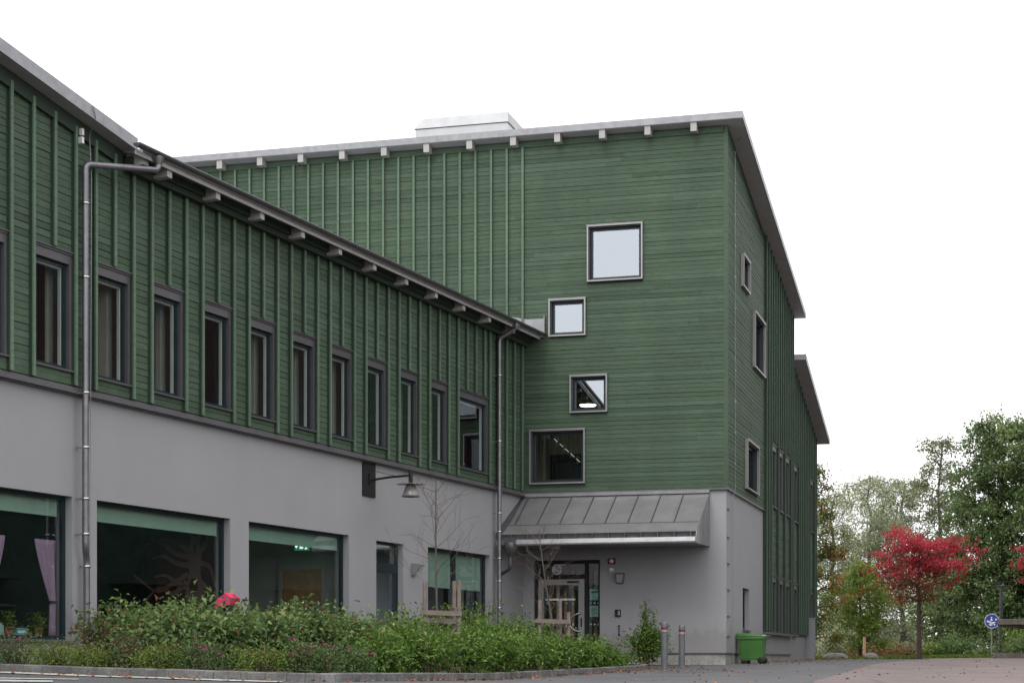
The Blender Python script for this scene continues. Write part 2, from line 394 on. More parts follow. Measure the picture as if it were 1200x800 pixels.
# ================================================================== building helpers (local frame: x right, y inward, z up)
def wall(mb, x0, x1, z0, z1, holes, y0, y1, top=None):
    """solid wall with rectangular holes; top(x) gives a sloping top edge"""
    xs = sorted({x0, x1} | {h[0] for h in holes if x0 < h[0] < x1} | {h[1] for h in holes if x0 < h[1] < x1})
    zs = sorted({z0, z1} | {h[2] for h in holes if z0 < h[2] < z1} | {h[3] for h in holes if z0 < h[3] < z1})
    solid = lambda i, j: 0 <= i < len(xs)-1 and 0 <= j < len(zs)-1 and not any(
        h[0] < (xs[i]+xs[i+1])/2 < h[1] and h[2] < (zs[j]+zs[j+1])/2 < h[3] for h in holes)
    for i in range(len(xs)-1):
        for j in range(len(zs)-1):
            if not solid(i, j): continue
            a, b, c, d = xs[i], xs[i+1], zs[j], zs[j+1]
            da, db = (top(a), top(b)) if (top and j == len(zs)-2) else (d, d)
            mb.quad((a,y0,c), (b,y0,c), (b,y0,db), (a,y0,da)); mb.quad((b,y1,c), (a,y1,c), (a,y1,da), (b,y1,db))
            if not solid(i-1, j): mb.quad((a,y1,c), (a,y0,c), (a,y0,da), (a,y1,da))
            if not solid(i+1, j): mb.quad((b,y0,c), (b,y1,c), (b,y1,db), (b,y0,db))
            if not solid(i, j-1): mb.quad((a,y1,c), (b,y1,c), (b,y0,c), (a,y0,c))
            if not solid(i, j+1): mb.quad((a,y0,da), (b,y0,db), (b,y1,db), (a,y1,da))
def clad(mb, x0, x1, z0, z1, holes, xmax=None, pitch=.108, gap=.0075, y0=.001, y1=-.024):
    z = z0; k = 0
    while z < z1-.01:
        gp = max(.003, rnd.gauss(gap, .0025)); zt = min(z+pitch-gp, z1); zc = (z+zt)/2
        lo, hi_b, hi_t = x0, x1, x1
        if xmax: hi_b = min(x1, xmax(z)); hi_t = min(x1, xmax(zt))
        cuts = sorted([(h[0], h[1]) for h in holes if h[2] < zc < h[3]]); segs = []; a = lo
        for c0, c1 in cuts:
            if c0 > a: segs.append((a, c0))
            a = max(a, c1)
        if a < hi_b: segs.append((a, hi_b))
        for a, b in segs:
            b = min(b, hi_b)
            p = a
            while p < b-.02:
                q = min(b, p+rnd.uniform(2.2, 5.0))
                if b-q < .5: q = b
                last = (q == hi_b)
                qt = hi_t if last else q
                yj = y1+rnd.uniform(-.003, .003); t = min(.8, max(0, rnd.gauss(.42, .17)))
                e = 0 if last else .003
                # slightly bevelled board face: lower edge further out
                mb.hexa([(p, yj-.0015, z), (q-e, yj-.0015, z), (q-e, y0, z), (p, y0, z), (p, yj+.0015, zt), (max(qt-e, p), yj+.0015, zt), (max(qt-e, p), y0, zt), (p, y0, zt)], t)
                p = q
        z += pitch
def casing_window(parent, T, x0, x1, z0, z1, mull=(), glass='glass', lining=True):
    """deep grey casing with a rain lip, dark frame, pane"""
    mb = MB(T); o, d = -.062, .12
    mb.box(x0, x0+.085, o, d, z0, z1); mb.box(x1-.085, x1, o, d, z0, z1)
    mb.box(x0+.085, x1-.085, o+.002, d, z1-.17, z1); mb.box(x0-.02, x1+.02, -.10, .02, z1+.002, z1+.022)
    mb.box(x0+.012, x1-.012, -.078, -.06, z1-.03, z1+.001)
    w = mb.build('window', M['casing'], parent)
    s = MB(T); s.box(x0-.015, x1+.015, -.10, .10, z0-.035, z0-.004); s.build('sill', M['casing'], w)
    f = MB(T); a, b, c, e = x0+.087, x1-.087, z0, z1-.172; k = .055
    f.box(a, a+k, .0, .045, c, e); f.box(b-k, b, .0, .045, c, e); f.box(a+k, b-k, .001, .044, c, c+k); f.box(a+k, b-k, .001, .044, e-k, e)
    for m_ in mull: f.box(m_-.03, m_+.03, .002, .043, c+k, e-k)
    f.build('window_frame', M['frame'], w)
    p = MB(T); p.quad((a+.03, .022, c+.03), (b-.03, .022, c+.03), (b-.03, .022, e-.03), (a+.03, .022, e-.03)); p.build('pane', M[glass], w)
    if lining:
        r = MB(T); t = .05
        r.box(a, a+t, .048, .10, c, e); r.box(b-t-.025, b, .048, .10, c, e); r.box(a+t, b-t-.025, .05, .11, e-t-.03, e); r.box(a+t, b-t-.025, .05, .30, c-.02, c+.05)
        r.build('lining', M['white'], w)
    return w
def box_window(parent, T, x0, x1, z0, z1, glass='glass_sky', mat='alu'):
    """square window in a thin projecting metal surround"""
    mb = MB(T); t = .035; o = -.13
    mb.box(x0, x0+t, o, .10, z0, z1); mb.box(x1-t, x1, o, .10, z0, z1); mb.box(x0+t, x1-t, o, .10, z1-t, z1); mb.box(x0+t, x1-t, o, .10, z0, z0+t)
    mb.box(x0-.012, x1+.012, o-.008, -.02, z1+.001, z1+.016)
    w = mb.build('window', M[mat], parent)
    a, b, c, e = x0+t, x1-t, z0+t, z1-t
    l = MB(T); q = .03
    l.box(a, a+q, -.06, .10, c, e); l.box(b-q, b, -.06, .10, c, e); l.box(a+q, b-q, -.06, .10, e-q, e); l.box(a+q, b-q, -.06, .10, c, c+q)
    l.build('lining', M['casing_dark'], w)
    a, b, c, e = a+q, b-q, c+q, e-q; k = .055
    f = MB(T); f.box(a, a+k, .035, .099, c, e); f.box(b-k, b, .035, .099, c, e); f.box(a+k, b-k, .036, .098, c, c+k); f.box(a+k, b-k, .036, .098, e-k, e)
    f.build('window_frame', M['frame'], w)
    p = MB(T); p.quad((a+.03, .07, c+.03), (b-.03, .07, c+.03), (b-.03, .07, e-.03), (a+.03, .07, e-.03)); p.build('pane', M[glass], w)
    return w
def flush_window(parent, T, x0, x1, z0, z1, mull=(), blind=0, sill=True, y=.13, glass='glass', transom=None):
    """frame set back in a plaster reveal, with an optional roller blind behind the pane"""
    k = .065; f = MB(T)
    f.box(x0, x0+k, y, y+.07, z0, z1); f.box(x1-k, x1, y, y+.07, z0, z1); f.box(x0+k, x1-k, y+.001, y+.069, z0, z0+k); f.box(x0+k, x1-k, y+.001, y+.069, z1-k, z1)
    for m_ in mull: f.box(m_-.04, m_+.04, y+.002, y+.068, z0+k, z1-k)
    if transom: f.box(x0+k, x1-k, y+.003, y+.067, transom-.05, transom+.05)
    w = f.build('window', M['frame'], parent)
    p = MB(T); p.quad((x0+.03, y+.035, z0+.03), (x1-.03, y+.035, z0+.03), (x1-.03, y+.035, z1-.03), (x0+.03, y+.035, z1-.03)); p.build('pane', M[glass], w)
    if sill: s = MB(T); s.box(x0-.02, x1+.02, -.05, y-.002, z0-.04, z0-.005); s.build('sill', M['flash'], w)
    if blind:
        edges = [x0+k]+[v for m_ in mull for v in (m_-.045, m_+.045)]+[x1-k]
        b = MB(T)
        for i in range(0, len(edges), 2):
            b.box(edges[i]+.012, edges[i+1]-.012, y+.105, y+.112, z1-k-blind, z1-.02); b.tube([(edges[i]+.012, y+.108, z1-k-blind), (edges[i+1]-.012, y+.108, z1-k-blind)], .012, 8)
        b.build('roller_blind', M['blind'], w)
    return w

# ================================================================== LOW WING (long wall on the left)
RZA = math.atan2(.928, .3726)
DA = (.281, 45.89, 0)
wing = thing('wing_building', 'long low wing with green boarded upper storey over grey plaster, row of narrow windows', 'building', DA, RZA)
XL = -31.0
slopeL = .149
def topA(x): return 8.18 if x > -17.93 else 8.18+slopeL*(-x-17.93)
A_up = []      # upper windows
for k in range(0, 17):
    s = 4.35+1.59*k
    A_up.append((-s+.022, (-2.47 if k == 0 else -s+1.035), 4.47, 6.27))
A_gr = [(-18.48,-14.38,.30,2.53),(-13.72,-9.69,.30,2.53),(-8.43,-7.10,-.05,2.50),(-5.815,-2.18,.30,2.52),(-23.3,-19.13,.30,2.53),(-29.5,-24.6,.30,2.53)]
GB, GT = 4.12, 4.23
m = MB(); wall(m, XL, -.02, -.30, GB, A_gr, 0, .30); m.build('plaster_wall', M['plaster'], wing)
m = MB()
m.box(XL, -.02, .04, .32, -.6, -.303); m.build('plinth', M['plinth'], wing)
m = MB(); wall(m, XL, -17.93, GT, 8.0, A_up, -.03, .30, top=topA); wall(m, -17.93, -.02, GT, 8.18, A_up, -.03, .30)
bk = m.build('backing_wall', M['backing'], wing)
m = MB(); hol = [(a-.0, b+.0, c-.04, d+.02) for a, b, c, d in A_up]
clad(m, XL, -17.93, GT+.02, 8.0, hol, None, y0=-.031, y1=-.056)
def xmA(z): return -17.93-(z-8.18)/slopeL
clad(m, XL, -17.93, 8.01, 10.0, [], xmA, y0=-.031, y1=-.056)
clad(m, -17.93, -.02, GT+.02, 8.17, hol, None, y0=-.031, y1=-.056)
bat = []; k = 0
while 4.35+.53*k < 30.8: bat.append((4.35+.53*k, k)); k += 1
bat += [(3.82, -10), (3.29, -10), (2.76, -10), (2.43, 0), (1.90, 0), (1.37, 0), (.84, 0), (.31, 0)]
sp_ = MB(); half = .031  # dark strips added to put the battens' shaded sides into colour
for s, k in bat:
    # battens flank the windows; the one in the middle of each window starts above its head
    z0_ = 6.30 if (k == -10 or (s > 4.4 and k % 3 == 2)) else GT+.015; zt = topA(-s)-.10
    m.box(-s-half, -s+half, -.128, -.101, z0_, zt, 1.0)  # lighter tone: light caught by the batten face, put into the colour
    sp_.box(-s-half-.018, -s+half-.004, -.064, -.058, z0_, zt); sp_.box(-s-half+.003, -s+half-.003, -.1005, -.0645, z0_, zt)
spo = sp_.build('batten_shade_strips', M['backing'], wing)
m.build('cladding', M['wood'], wing)
m = MB(); m.box(XL, -.02, -.125, -.032, GB+.001, GB+.012); m.hexa([(XL,-.075,GB-.02),(-.02,-.075,GB-.02),(-.02,.0-.002,GB-.02),(XL,-.002,GB-.02),(XL,-.075,GB+.10),(-.02,-.075,GB+.10),(-.02,-.034,GB+.125),(XL,-.034,GB+.125)])
m.build('flashing_band', M['flash'], wing)
for i, (a, b, c, d) in enumerate(A_up):
    casing_window(wing, None, a, b, c, d)
# ground floor glazing
flush_window(wing, None, *A_gr[0], blind=.24); flush_window(wing, None, *A_gr[1], blind=.24); flush_window(wing, None, *A_gr[4], blind=.24); flush_window(wing, None, *A_gr[5], blind=.24)
flush_window(wing, None, *A_gr[3], mull=(-4.0,), blind=.80)
# glazed side door
a, b, c, d = A_gr[2]
f = MB(); f.box(a, a+.05, .13, .20, c, d); f.box(b-.05, b, .13, .20, c, d); f.box(a+.05, b-.05, .131, .199, d-.05, d); f.box(a+.05, b-.05, .128, .21, 1.86, 2.06)
dr = f.build('side_door', M['frame'], wing)
f = MB(); f.box(a+.055, a+.15, .14, .19, c, 1.855); f.box(b-.19, b-.055, .14, .19, c, 1.855); f.box(a+.15, b-.19, .141, .189, c, c+.2); f.build('door_leaf', M['frame'], dr)
f = MB(); f.box(a+.05, b-.05, .16, .165, 2.065, d-.055); f.box(a+.15, b-.19, .16, .165, c+.2, 1.855); f.build('pane', M['glass'], dr)
f = MB(); f.tube([(b-.12, .14, 1.02), (b-.12, .09, 1.02), (b-.24, .09, 1.02)], .012, 8); f.build('handle', M['chrome'], dr)
# roof, eaves, gutter
m = MB()
m.hexa([(-17.93,-.50,8.13),(.3,-.50,8.13),(.3,9.5,9.6),(-17.93,9.5,9.6),(-17.93,-.50,8.20),(.3,-.50,8.20),(.3,9.5,9.68),(-17.93,9.5,9.68)])
m.build('roof', M['roof'], wing)
m = MB(); zl = 8.37+slopeL*(31.4-17.93)
m.hexa([(-31.4,-.36,zl-.17),(-17.93,-.36,8.20),(-17.93,9.5,8.20),(-31.4,9.5,zl-.17),(-31.4,-.36,zl),(-17.93,-.36,8.37),(-17.93,9.5,8.37),(-31.4,9.5,zl)])
vr = m.build('verge_roof', M['soffit'], wing)
m = MB()
m.hexa([(-31.42,-.382,zl-.175),(-17.90,-.382,8.195),(-17.90,-.361,8.195),(-31.42,-.361,zl-.175),(-31.42,-.382,zl+.02),(-17.90,-.382,8.39),(-17.90,-.361,8.39),(-31.42,-.361,zl+.02)])
m.hexa([(-31.42,-.36,zl+.002),(-17.90,-.36,8.372),(-17.90,9.5,8.372),(-31.42,9.5,zl+.002),(-31.42,-.36,zl+.02),(-17.90,-.36,8.39),(-17.90,9.5,8.39),(-31.42,9.5,zl+.02)])
m.box(-17.925, -17.90, -.355, .2, 8.19, 8.385)
m.build('verge_flashing', M['galv'], vr)
m = MB(); m.hexa([(-31.2,-.12,topA(-31.2)-.22),(-17.93,-.12,7.96),(-17.93,-.032,7.96),(-31.2,-.032,topA(-31.2)-.22),(-31.2,-.12,topA(-31.2)+.02),(-17.93,-.12,8.2),(-17.93,-.032,8.2),(-31.2,-.032,topA(-31.2)+.02)])
m.build('verge_board', M['backing'], wing)  # dark backing colour puts the soffit's shade into the trim
m = MB(); m.box(-18.15, -.12, -.515, -.49, 8.06, 8.13); m.build('fascia', M['rafter'], wing)
m = MB(); m.box(-17.87, -.12, -.26, -.11, 8.0, 8.125, .0); m.box(-17.87, -.12, -.20, -.11, 7.90, 7.999, .0); m.build('eaves_shade_board', M['backing'], wing)  # dark boxing added to put the shadow under the eaves into colour
def halfpipe(mb, p0, p1, r, out, n=10):
    p0 = Vector(p0); p1 = Vector(p1)
    pts = []
    for p in (p0, p1):
        for rr in (r, r-.008):
            for k in range(n+1):
                a = math.pi*k/n; pts.append(p+Vector((0, -math.cos(a)*rr, -math.sin(a)*rr)))
    m_ = n+1
    fs = [(i, i+1, 2*m_+i+1, 2*m_+i) for i in range(n)]+[(m_+i+1, m_+i, 3*m_+i, 3*m_+i+1) for i in range(n)]
    fs += [(0, 2*m_, 3*m_, m_), (n, m_+n, 3*m_+n, 2*m_+n)]
    mb.add(pts, fs, .5, True)
    for off in (0, 2*m_): mb.add(pts[off:off+m_], [list(range(m_))], .5)
m = MB(); halfpipe(m, (-18.24,-.585,8.215), (.02,-.585,8.215), .068, -1)
gt = m.build('gutter', M['gutter'], wing)
s = 1.80
while s < 17.9:
    m = MB(); m.poly([(-s-.07,-.47,7.95),(-s-.07,-.032,7.93),(-s-.07,-.032,8.15),(-s-.07,-.47,8.115)], (.14,0,0)); m.build('rafter_end', M['rafter'], wing); s += 1.53
m = MB(); m.poly([(-17.83,-.44,7.99),(-17.83,-.12,7.97),(-17.83,-.12,8.19),(-17.83,-.44,8.18)], (.15,0,0)); m.build('rafter_end', M['rafter'], wing)
def clips(path_x, y, zs, r, parent):
    for z in zs:
        c = MB(); c.lathe([(r+.001, -.018), (r+.010, -.018), (r+.010, .018), (r+.001, .018)], (path_x, y, z), 14); c.box(path_x-.012, path_x+.012, y+r, .0, z-.012, z+.012)
        c.build('bracket', M['chrome'], parent)
def bend(pts, r=.09, n=5):
    out = [Vector(pts[0])]
    for a, b, c in zip(pts, pts[1:], pts[2:]):
        a, b, c = Vector(a), Vector(b), Vector(c); u = (a-b).normalized(); w = (c-b).normalized(); rr = min(r, (a-b).length*.45, (c-b).length*.45)
        for k in range(n+1):
            t = k/n; p = (b+u*rr)*(1-t)**2 + b*2*t*(1-t) + (b+w*rr)*t*t; out.append(p)
    out.append(Vector(pts[-1])); return out
m = MB(); xp = -19.03
m.tube(bend([(-17.62,-.585,8.16),(-17.62,-.585,7.93),(xp-.0,-.17,7.71),(xp,-.17,1.75),(xp+.09,-.13,1.55),(xp+.09,-.13,-.25)]), .052, 14)
m.lathe([(.062,-.10),(.09,.0),(.092,.02)], (-17.62,-.585,8.12), 14)
dp = m.build('downpipe', M['pipe'], wing)
clips(xp, -.17, (7.1, 5.95, 4.15, 3.3, 2.5, 1.95), .052, dp); clips(xp+.09, -.13, (1.45, .5), .052, dp)
m = MB(); xp = -2.0
m.tube(bend([(-1.93,-.585,8.16),(-1.93,-.57,8.02),(xp,-.17,7.80),(xp,-.17,1.3),(xp,-.17,-.25)]), .052, 14); m.lathe([(.062,-.10),(.09,.0),(.092,.02)], (-1.93,-.585,8.10), 14)
dp = m.build('downpipe', M['pipe'], wing); clips(xp, -.17, (6.9, 5.3, 3.55, 3.1, 2.45, 1.9, 1.25, .6), .052, dp)
# thin lightning conductor down the left part of the wing
m = MB(); m.tube(bend([(-19.15,-.395,8.56),(-19.05,-.395,8.36),(-18.9,-.15,8.24),(-18.84,-.15,7.6),(-18.86,-.15,4.3),(-18.84,-.10,.0)], .15), .007, 6); m.build('lightning_conductor', M['galv'], wing)
m = MB(); m.box(-19.12,-19.06,-.17,-.058,8.02,8.12); m.box(-19.12,-19.06,-.17,-.058,8.15,8.25); m.build('wall_hook', M['signwhite'], wing)
# rooms behind the windows
m = MB()
m.box(XL, -.1, .31, 5.6, -.32, -.06); m.box(XL, -.1, .31, 5.6, 3.55, 4.30); m.build('floor_slab', M['intfloor'], wing)
m = MB(); m.box(XL, -.1, .31, 5.6, 2.95, 3.54); m.box(XL, -.1, .31, 5.6, 7.0, 7.2); m.build('ceiling', M['intgrey'], wing)
m = MB(); m.box(XL, -.1, 5.5, 5.7, -.05, 2.94); m.build('back_wall', M['intgrey'], wing)
m = MB(); m.box(XL, -.1, 4.2, 4.4, 4.31, 6.99); m.build('back_wall', M['intbrown'], wing)
for i, s in enumerate((2.2, 5.35, 8.55, 11.72, 14.9, 18.1, 21.25)):
    m = MB(); m.box(-s+.2, -s+.32, .45, 4.19, 4.31, 6.99); m.build('partition', M['intbrown'] if i % 3 else M['darkred'], wing)
pm = MB()
for i, (a, b, c, d) in enumerate(A_up[1:]):
    if i % 4 != 2: pm.box(b-.155, b+.42, .301, (.44, .36, .40, .52, .34)[i % 5], 4.31, 6.99)
pm.build('inner_piers', M['intgrey'], wing)
for s, mt in ((14.05, 'wall'), (9.35, 'intgrey'), (6.6, 'intgrey'), (18.7, 'darkgreen'), (.9, 'intgrey'), (24.0, 'intgrey')):  # dark green partition stands in for the green reflection in the pane
    if mt == 'wall':
        m = MB(); m.box(-s, -s+.12, .32, 1.75, -.05, 2.94); m.build('partition', M['darkred'], wing); m = MB(); m.box(-s+.3, -s+.42, 1.751, 5.49, -.05, 2.94); m.build('partition', M['darkgreen'], wing); continue  # dark green part puts the pane's green reflection into the wall colour
    m = MB(); m.box(-s, -s+.12, .32, 5.49, -.05, 2.94); m.build('partition', M[mt], wing)

def A2W(x, y, z):
    c, s = math.cos(RZA), math.sin(RZA); return Vector((DA[0]+c*x-s*y, DA[1]+s*x+c*y, z))
def inA(name, label, cat, x, y, z, group=None): return thing(name, label, cat, A2W(x, y, z), RZA, group)

# mural of a tree on the dark red partition behind the second big window
T = Matrix(((0,1,0,0),(-1,0,0,0),(0,0,1,0),(0,0,0,1)))  # placeholder, not used
mur = inA('wall_mural', 'brown tree mural with curling branches on the dark red wall behind the big window', 'mural', -14.075, .95, .22)
m = MB()
def limb(mb, pts, r):
    pts = bend([(0, p[0], p[1]) for p in pts], .15, 5); nn = len(pts)
    for i in range(nn-1):
        a, b = Vector(pts[i]), Vector(pts[i+1]); d = (b-a)
        if d.length < 1e-5: continue
        q = Vector((0, -d.z, d.y)).normalized(); ra = r*(1-.6*i/nn); rb = r*(1-.6*(i+1)/nn)
        mb.poly([a+q*ra, b+q*rb, b-q*rb, a-q*ra], (.004+.0003*(i % 3), 0, 0))
m.poly([(0, y, z) for y, z in ((-.30,.2),(-.26,.9),(-.14,1.35),(-.16,1.75),(-.10,1.95),(-.02,1.70),(.06,1.95),(.12,1.72),(.10,1.35),(.2,.9),(.26,.2))], (-.006, 0, 0))
for pts in ([(.1,1.75),(.35,1.95),(.75,2.0),(1.05,1.9)],[(.12,1.65),(.45,1.75),(.7,1.95),(.95,2.02)],[(.1,1.5),(.4,1.55),(.65,1.7),(.9,1.65)],[(.12,1.35),(.4,1.2),(.6,1.35),(.85,1.3)],[(.15,1.2),(.45,.95),(.75,1.15),(1.1,.8)],
            [(.15,1.1),(.4,1.2),(.8,1.0),(1.3,1.35)],[(-.1,1.7),(-.3,1.95),(-.28,2.15)],[(-.1,1.55),(-.35,1.5),(-.45,1.1)],[(-.15,1.2),(-.35,1.0),(-.4,.7)],[(0,1.9),(.05,2.1),(.15,2.25)],[(-.05,1.9),(-.12,2.1),(-.1,2.2)]):
    limb(m, pts, .05)
m.build('painted_tree', M['mural'], mur)
m = MB(); m.poly([(-.007, .0+.09*math.cos(a), 1.12+.15*math.sin(a)) for a in [i*math.pi/8 for i in range(16)]], (-.003, 0, 0)); m.build('painted_hollow', M['darkred'], mur)

# curtains and sill things in the leftmost big window
def curtain(x_edge, sgn, label):
    t = inA('curtain', label, 'curtain', x_edge, .27, 0, 'lilac curtains in the leftmost window')
    m = MB(); nz, nx = 18, 14; rows = []
    for i in range(nz+1):
        z = 1.85-1.5*i/nz; q = (1.85-z)
        w = .52-.36*min(1, q/.95)**1.3 if q < .95 else .16+.03*(q-.95)
        for k in range(nx+1):
            u = k/nx; rows.append((-sgn*w*u, .022*math.sin(u*28+q*1.2), z))
    m.add(rows, [(i*(nx+1)+k, i*(nx+1)+k+1, (i+1)*(nx+1)+k+1, (i+1)*(nx+1)+k) for i in range(nz) for k in range(nx)], .5, True)
    o = m.build('fabric', M['lilac'], t); sm = o.modifiers.new('s', 'SOLIDIFY'); sm.thickness = .004
    m = MB(); m.box(min(0, -sgn*.2)-.0, max(0, -sgn*.2), -.035, .035, .87, .91); m.build('tie_back', M['navy'], t)
curtain(-19.19, 1, 'lilac curtain tied back at the right edge of the leftmost window')
curtain(-20.95, -1, 'lilac curtain hanging at the left edge of the picture in the leftmost window')
sill = inA('window_shelf', 'pale shelf unit under the potted plants inside the leftmost window', 'shelf', -20.4, .3, -.05)
m = MB(); m.box(-1.2, 1.1, 0, .40, .36, .40); m.build('shelf_top', M['white'], sill)
m = MB(); [m.box(x, x+.03, .01, .38, 0, .357) for x in (-1.2, -.6, 0, .5, 1.05)]; m.build('divider', M['pine'], sill)
back = inA('bookcase', 'dark open bookcase standing inside the leftmost window behind the potted plants', 'bookcase', -19.3, 1.4, -.05)
m = MB()
for z in (.0, .45, .9): m.box(-1.2, 1.2, 0, .3, z, z+.03)
m.build('shelf', M['timber'], back)
m = MB(); [m.box(x, x+.03, 0, .3, .03, .9) for x in (-1.2, -.6, 0, .6, 1.17)]; m.build('side_panel', M['timber'], back)

# ------------------------------------------------------------------ wall lamp, side light
lp = inA('wall_lamp', 'black arm lamp with a bell shade on a black plate above the hedge', 'lamp', -8.81, 0, 3.75)
m = MB(); m.box(-.29, .29, -.03, -.002, -.36, .37); m.build('wall_plate', M['black'], lp)
m = MB(); m.tube([(0,-.03,-.02),(0,-.5,.03),(0,-.98,.05)], .024, 10); m.box(-.05,.05,-.06,-.03,-.08,.12); m.build('arm', M['black'], lp)
m = MB(); m.tube([(0,-.03,.20),(0,-.62,.05)], .006, 6); m.build('stay_wire', M['black'], lp)
m = MB(); m.tube([(0,-.98,-.12),(0,-.98,.14)], .045, 14); m.build('lamp_neck', M['black'], lp)
m = MB(); m.lathe([(.0,-.11),(.10,-.115),(.29,-.135),(.295,-.142),(.12,-.14),(.0,-.14)], (0,-.98,0), 28); m.build('lamp_disc', M['lampglass'], lp)
m = MB(); m.lathe([(.07,-.141),(.10,-.16),(.13,-.23),(.165,-.34),(.19,-.395),(.185,-.395),(.15,-.33),(.09,-.17)], (0,-.98,0), 28); m.build('lamp_shade', M['lampglass'], lp)
m = MB(); m.lathe([(.0,-.16),(.06,-.18),(.085,-.27),(.06,-.34),(0,-.36)], (0,-.98,0), 16); m.build('bulb_cover', M['signwhite'], lp)
def side_light(root):
    m = MB(); m.poly([(-.09,-.002,.13),(-.09,-.002,-.14),(-.09,-.06,-.14),(-.09,-.26,.08),(-.09,-.24,.11)], (.18,0,0)); m.build('light_housing', M['sheet_grey'], root, .008)
    m = MB(); m.quad((-.08,-.075,-.135),(.08,-.075,-.135),(.08,-.262,.067),(-.08,-.262,.067)); m.build('light_lens', M['white'], root)
sl_ = inA('wall_light', 'small grey wedge wall light on the plaster between side door and blinds window', 'wall light', -6.62, 0, 1.98); side_light(sl_)

# things inside the second big window
ex = inA('exit_sign', 'small lit green emergency exit sign hanging inside the middle big window', 'sign', -9.84, 1.0, 2.32)
m = MB(); m.box(-.012, .012, -.17, .17, -.085, .085); m.build('sign_box', M['exit'], ex)
m = MB()
m.box(-.016,-.0125,-.03,.05,-.05,.06); m.box(-.016,-.0125,.09,.15,-.01,.015); m.poly([(-.016,.155,.0),(-.016,.12,.05),(-.016,.12,-.045)], (.003,0,0)); m.poly([(-.016,-.13,-.06),(-.016,-.10,.0),(-.016,-.12,.03),(-.016,-.07,.05),(-.016,-.05,.01),(-.016,-.09,-.02),(-.016,-.06,-.06)], (.003,0,0))
m.build('running_figure', M['exitw'], ex)
m = MB(); m.tube([(0,0,.085),(0,0,.62)], .006, 6); m.build('hanger', M['black'], ex)
dr2 = inA('interior_door', 'pale wooden interior door seen through the middle big window', 'door', -9.36, 1.25, -.05)
m = MB(); m.box(-.05,-.002,-.55,-.47,0,2.0); m.box(-.05,-.002,.47,.55,0,2.0); m.box(-.05,-.002,-.469,.469,1.92,2.0); m.build('door_frame', M['intgrey'], dr2)
m = MB(); m.box(-.035,-.004,-.465,.465,.01,1.915); m.build('door_leaf', M['pine'], dr2)

# ================================================================== TALL BLOCK
RZB = math.atan2(-.2683, .9633)
E = (5.276, 44.5, 0)
tower = thing('tower_building', 'tall green boarded block with scattered square windows over a grey plaster base', 'building', E, RZB)
def B2W(x, y, z):
    c, s = math.cos(RZB), math.sin(RZB); return Vector((E[0]+c*x-s*y, E[1]+s*x+c*y, z))
def inB(name, label, cat, x, y, z, group=None): return thing(name, label, cat, B2W(x, y, z), RZB, group)
CM = Matrix(((0,-1,0,0),(1,0,0,0),(0,0,1,0),(0,0,0,1)))     # side-wall frame (x along the wall, y inward) -> block frame
XB = -22.0; SB = .1715; ZB = 4.20
def zroof(y): return 13.345-SB*(y+.35)
B_w = [(-3.494,-2.074,9.46,10.87),(-4.489,-3.531,8.13,9.07),(-3.942,-2.976,6.19,7.13),(-4.994,-3.547,4.42,5.79)]
door = (-4.904,-3.187,-.14,2.5)
m = MB(); wall(m, XB, 0, .14, ZB, [door], 0, .30); 
L1 = 6.72
C_g = [(2.80,4.05,.78,1.87)]
mc = MB(CM); wall(mc, .30, L1, .14, ZB, C_g, 0, .30)
m.v += mc.v; m.w += mc.w; m.f += [[i+len(m.v)-len(mc.v) for i in f] for f in mc.f]; m.t += mc.t; m.smooth += mc.smooth
m.quad((-.3,.3,ZB),(0,.3,ZB),(0,0,ZB),(-.3,0,ZB)); m.build('plaster_wall', M['plaster'], tower)
m = MB(); m.box(XB, -.02, .02, .3, -.6, .139); mc = MB(CM)
m.box(-.3, -.02, .301, 13.3, -.6, .139)
m.build('plinth', M['plinth'], tower)
m = MB(); m.box(XB, .02, -.02, .015, .14, .165); m.box(-.003, .02, .0151, 13.3, .14, .165); m.build('plinth_rail', M['casing'], tower)
top_z = 13.10
m = MB(); wall(m, XB, .0, ZB, top_z, B_w, -.02, .30); 
C_w = [(2.18,3.40,9.62,10.46),(4.33,6.45,7.87,9.38),(2.93,5.16,4.47,5.77)]
LC = 13.4
C_up = [(8.20,9.20,4.45,6.25),(9.80,10.8,4.45,6.25),(11.4,12.45,4.45,6.25)]
C_lo = [(8.20,9.20,.80,2.42),(9.80,10.8,.80,2.42),(11.4,12.45,.80,2.42)]
mc = MB(CM)
wall(mc, .30, L1, ZB, 10.6, C_w, -.02, .30); wall(mc, L1, LC, .78, 10.6, C_up+C_lo, -.02, .30)
mc.poly([(.3,-.02,10.6),(LC,-.02,10.6),(LC,-.02,zroof(LC)-.17),(.3,-.02,zroof(.3)-.17)], (0,.32,0))
mm = MB()
for q in (m, mc):
    b = len(mm.v); mm.v += q.v; mm.w += q.w; mm.f += [[i+b for i in f] for f in q.f]; mm.t += q.t; mm.smooth += q.smooth
mm.build('backing_wall', M['backing'], tower)
m = MB(); hB = [(a, b, c, d) for a, b, c, d in B_w]
clad(m, XB, -.05, ZB+.03, top_z, hB, None, y0=-.021, y1=-.045)
x = -5.17; spb = MB(); half = .029
while x > XB:
    m.box(x-.029, x+.029, -.112, -.086, ZB+.03, top_z-.14, 1.0); spb.box(x-half+.003, x+half-.003, -.0855, -.047, ZB+.03, top_z-.14); x -= .416  # light on batten faces and shade on their sides put into colour
m.box(XB, -.06, -.075, -.047, top_z-.14, top_z, .45)
m.build('cladding', M['wood'], tower); spb.build('batten_shade_strips', M['backing'], tower)
m = MB(CM)
xmC = lambda z: min(LC, (13.345-.17-z)/SB-.35)
clad(m, .07, L1, ZB+.03, 12.0, C_w, None, y0=-.021, y1=-.045)
clad(m, .07, L1, 12.0+.02, 13.15, [], xmC, y0=-.021, y1=-.045)
hh = C_up+C_lo
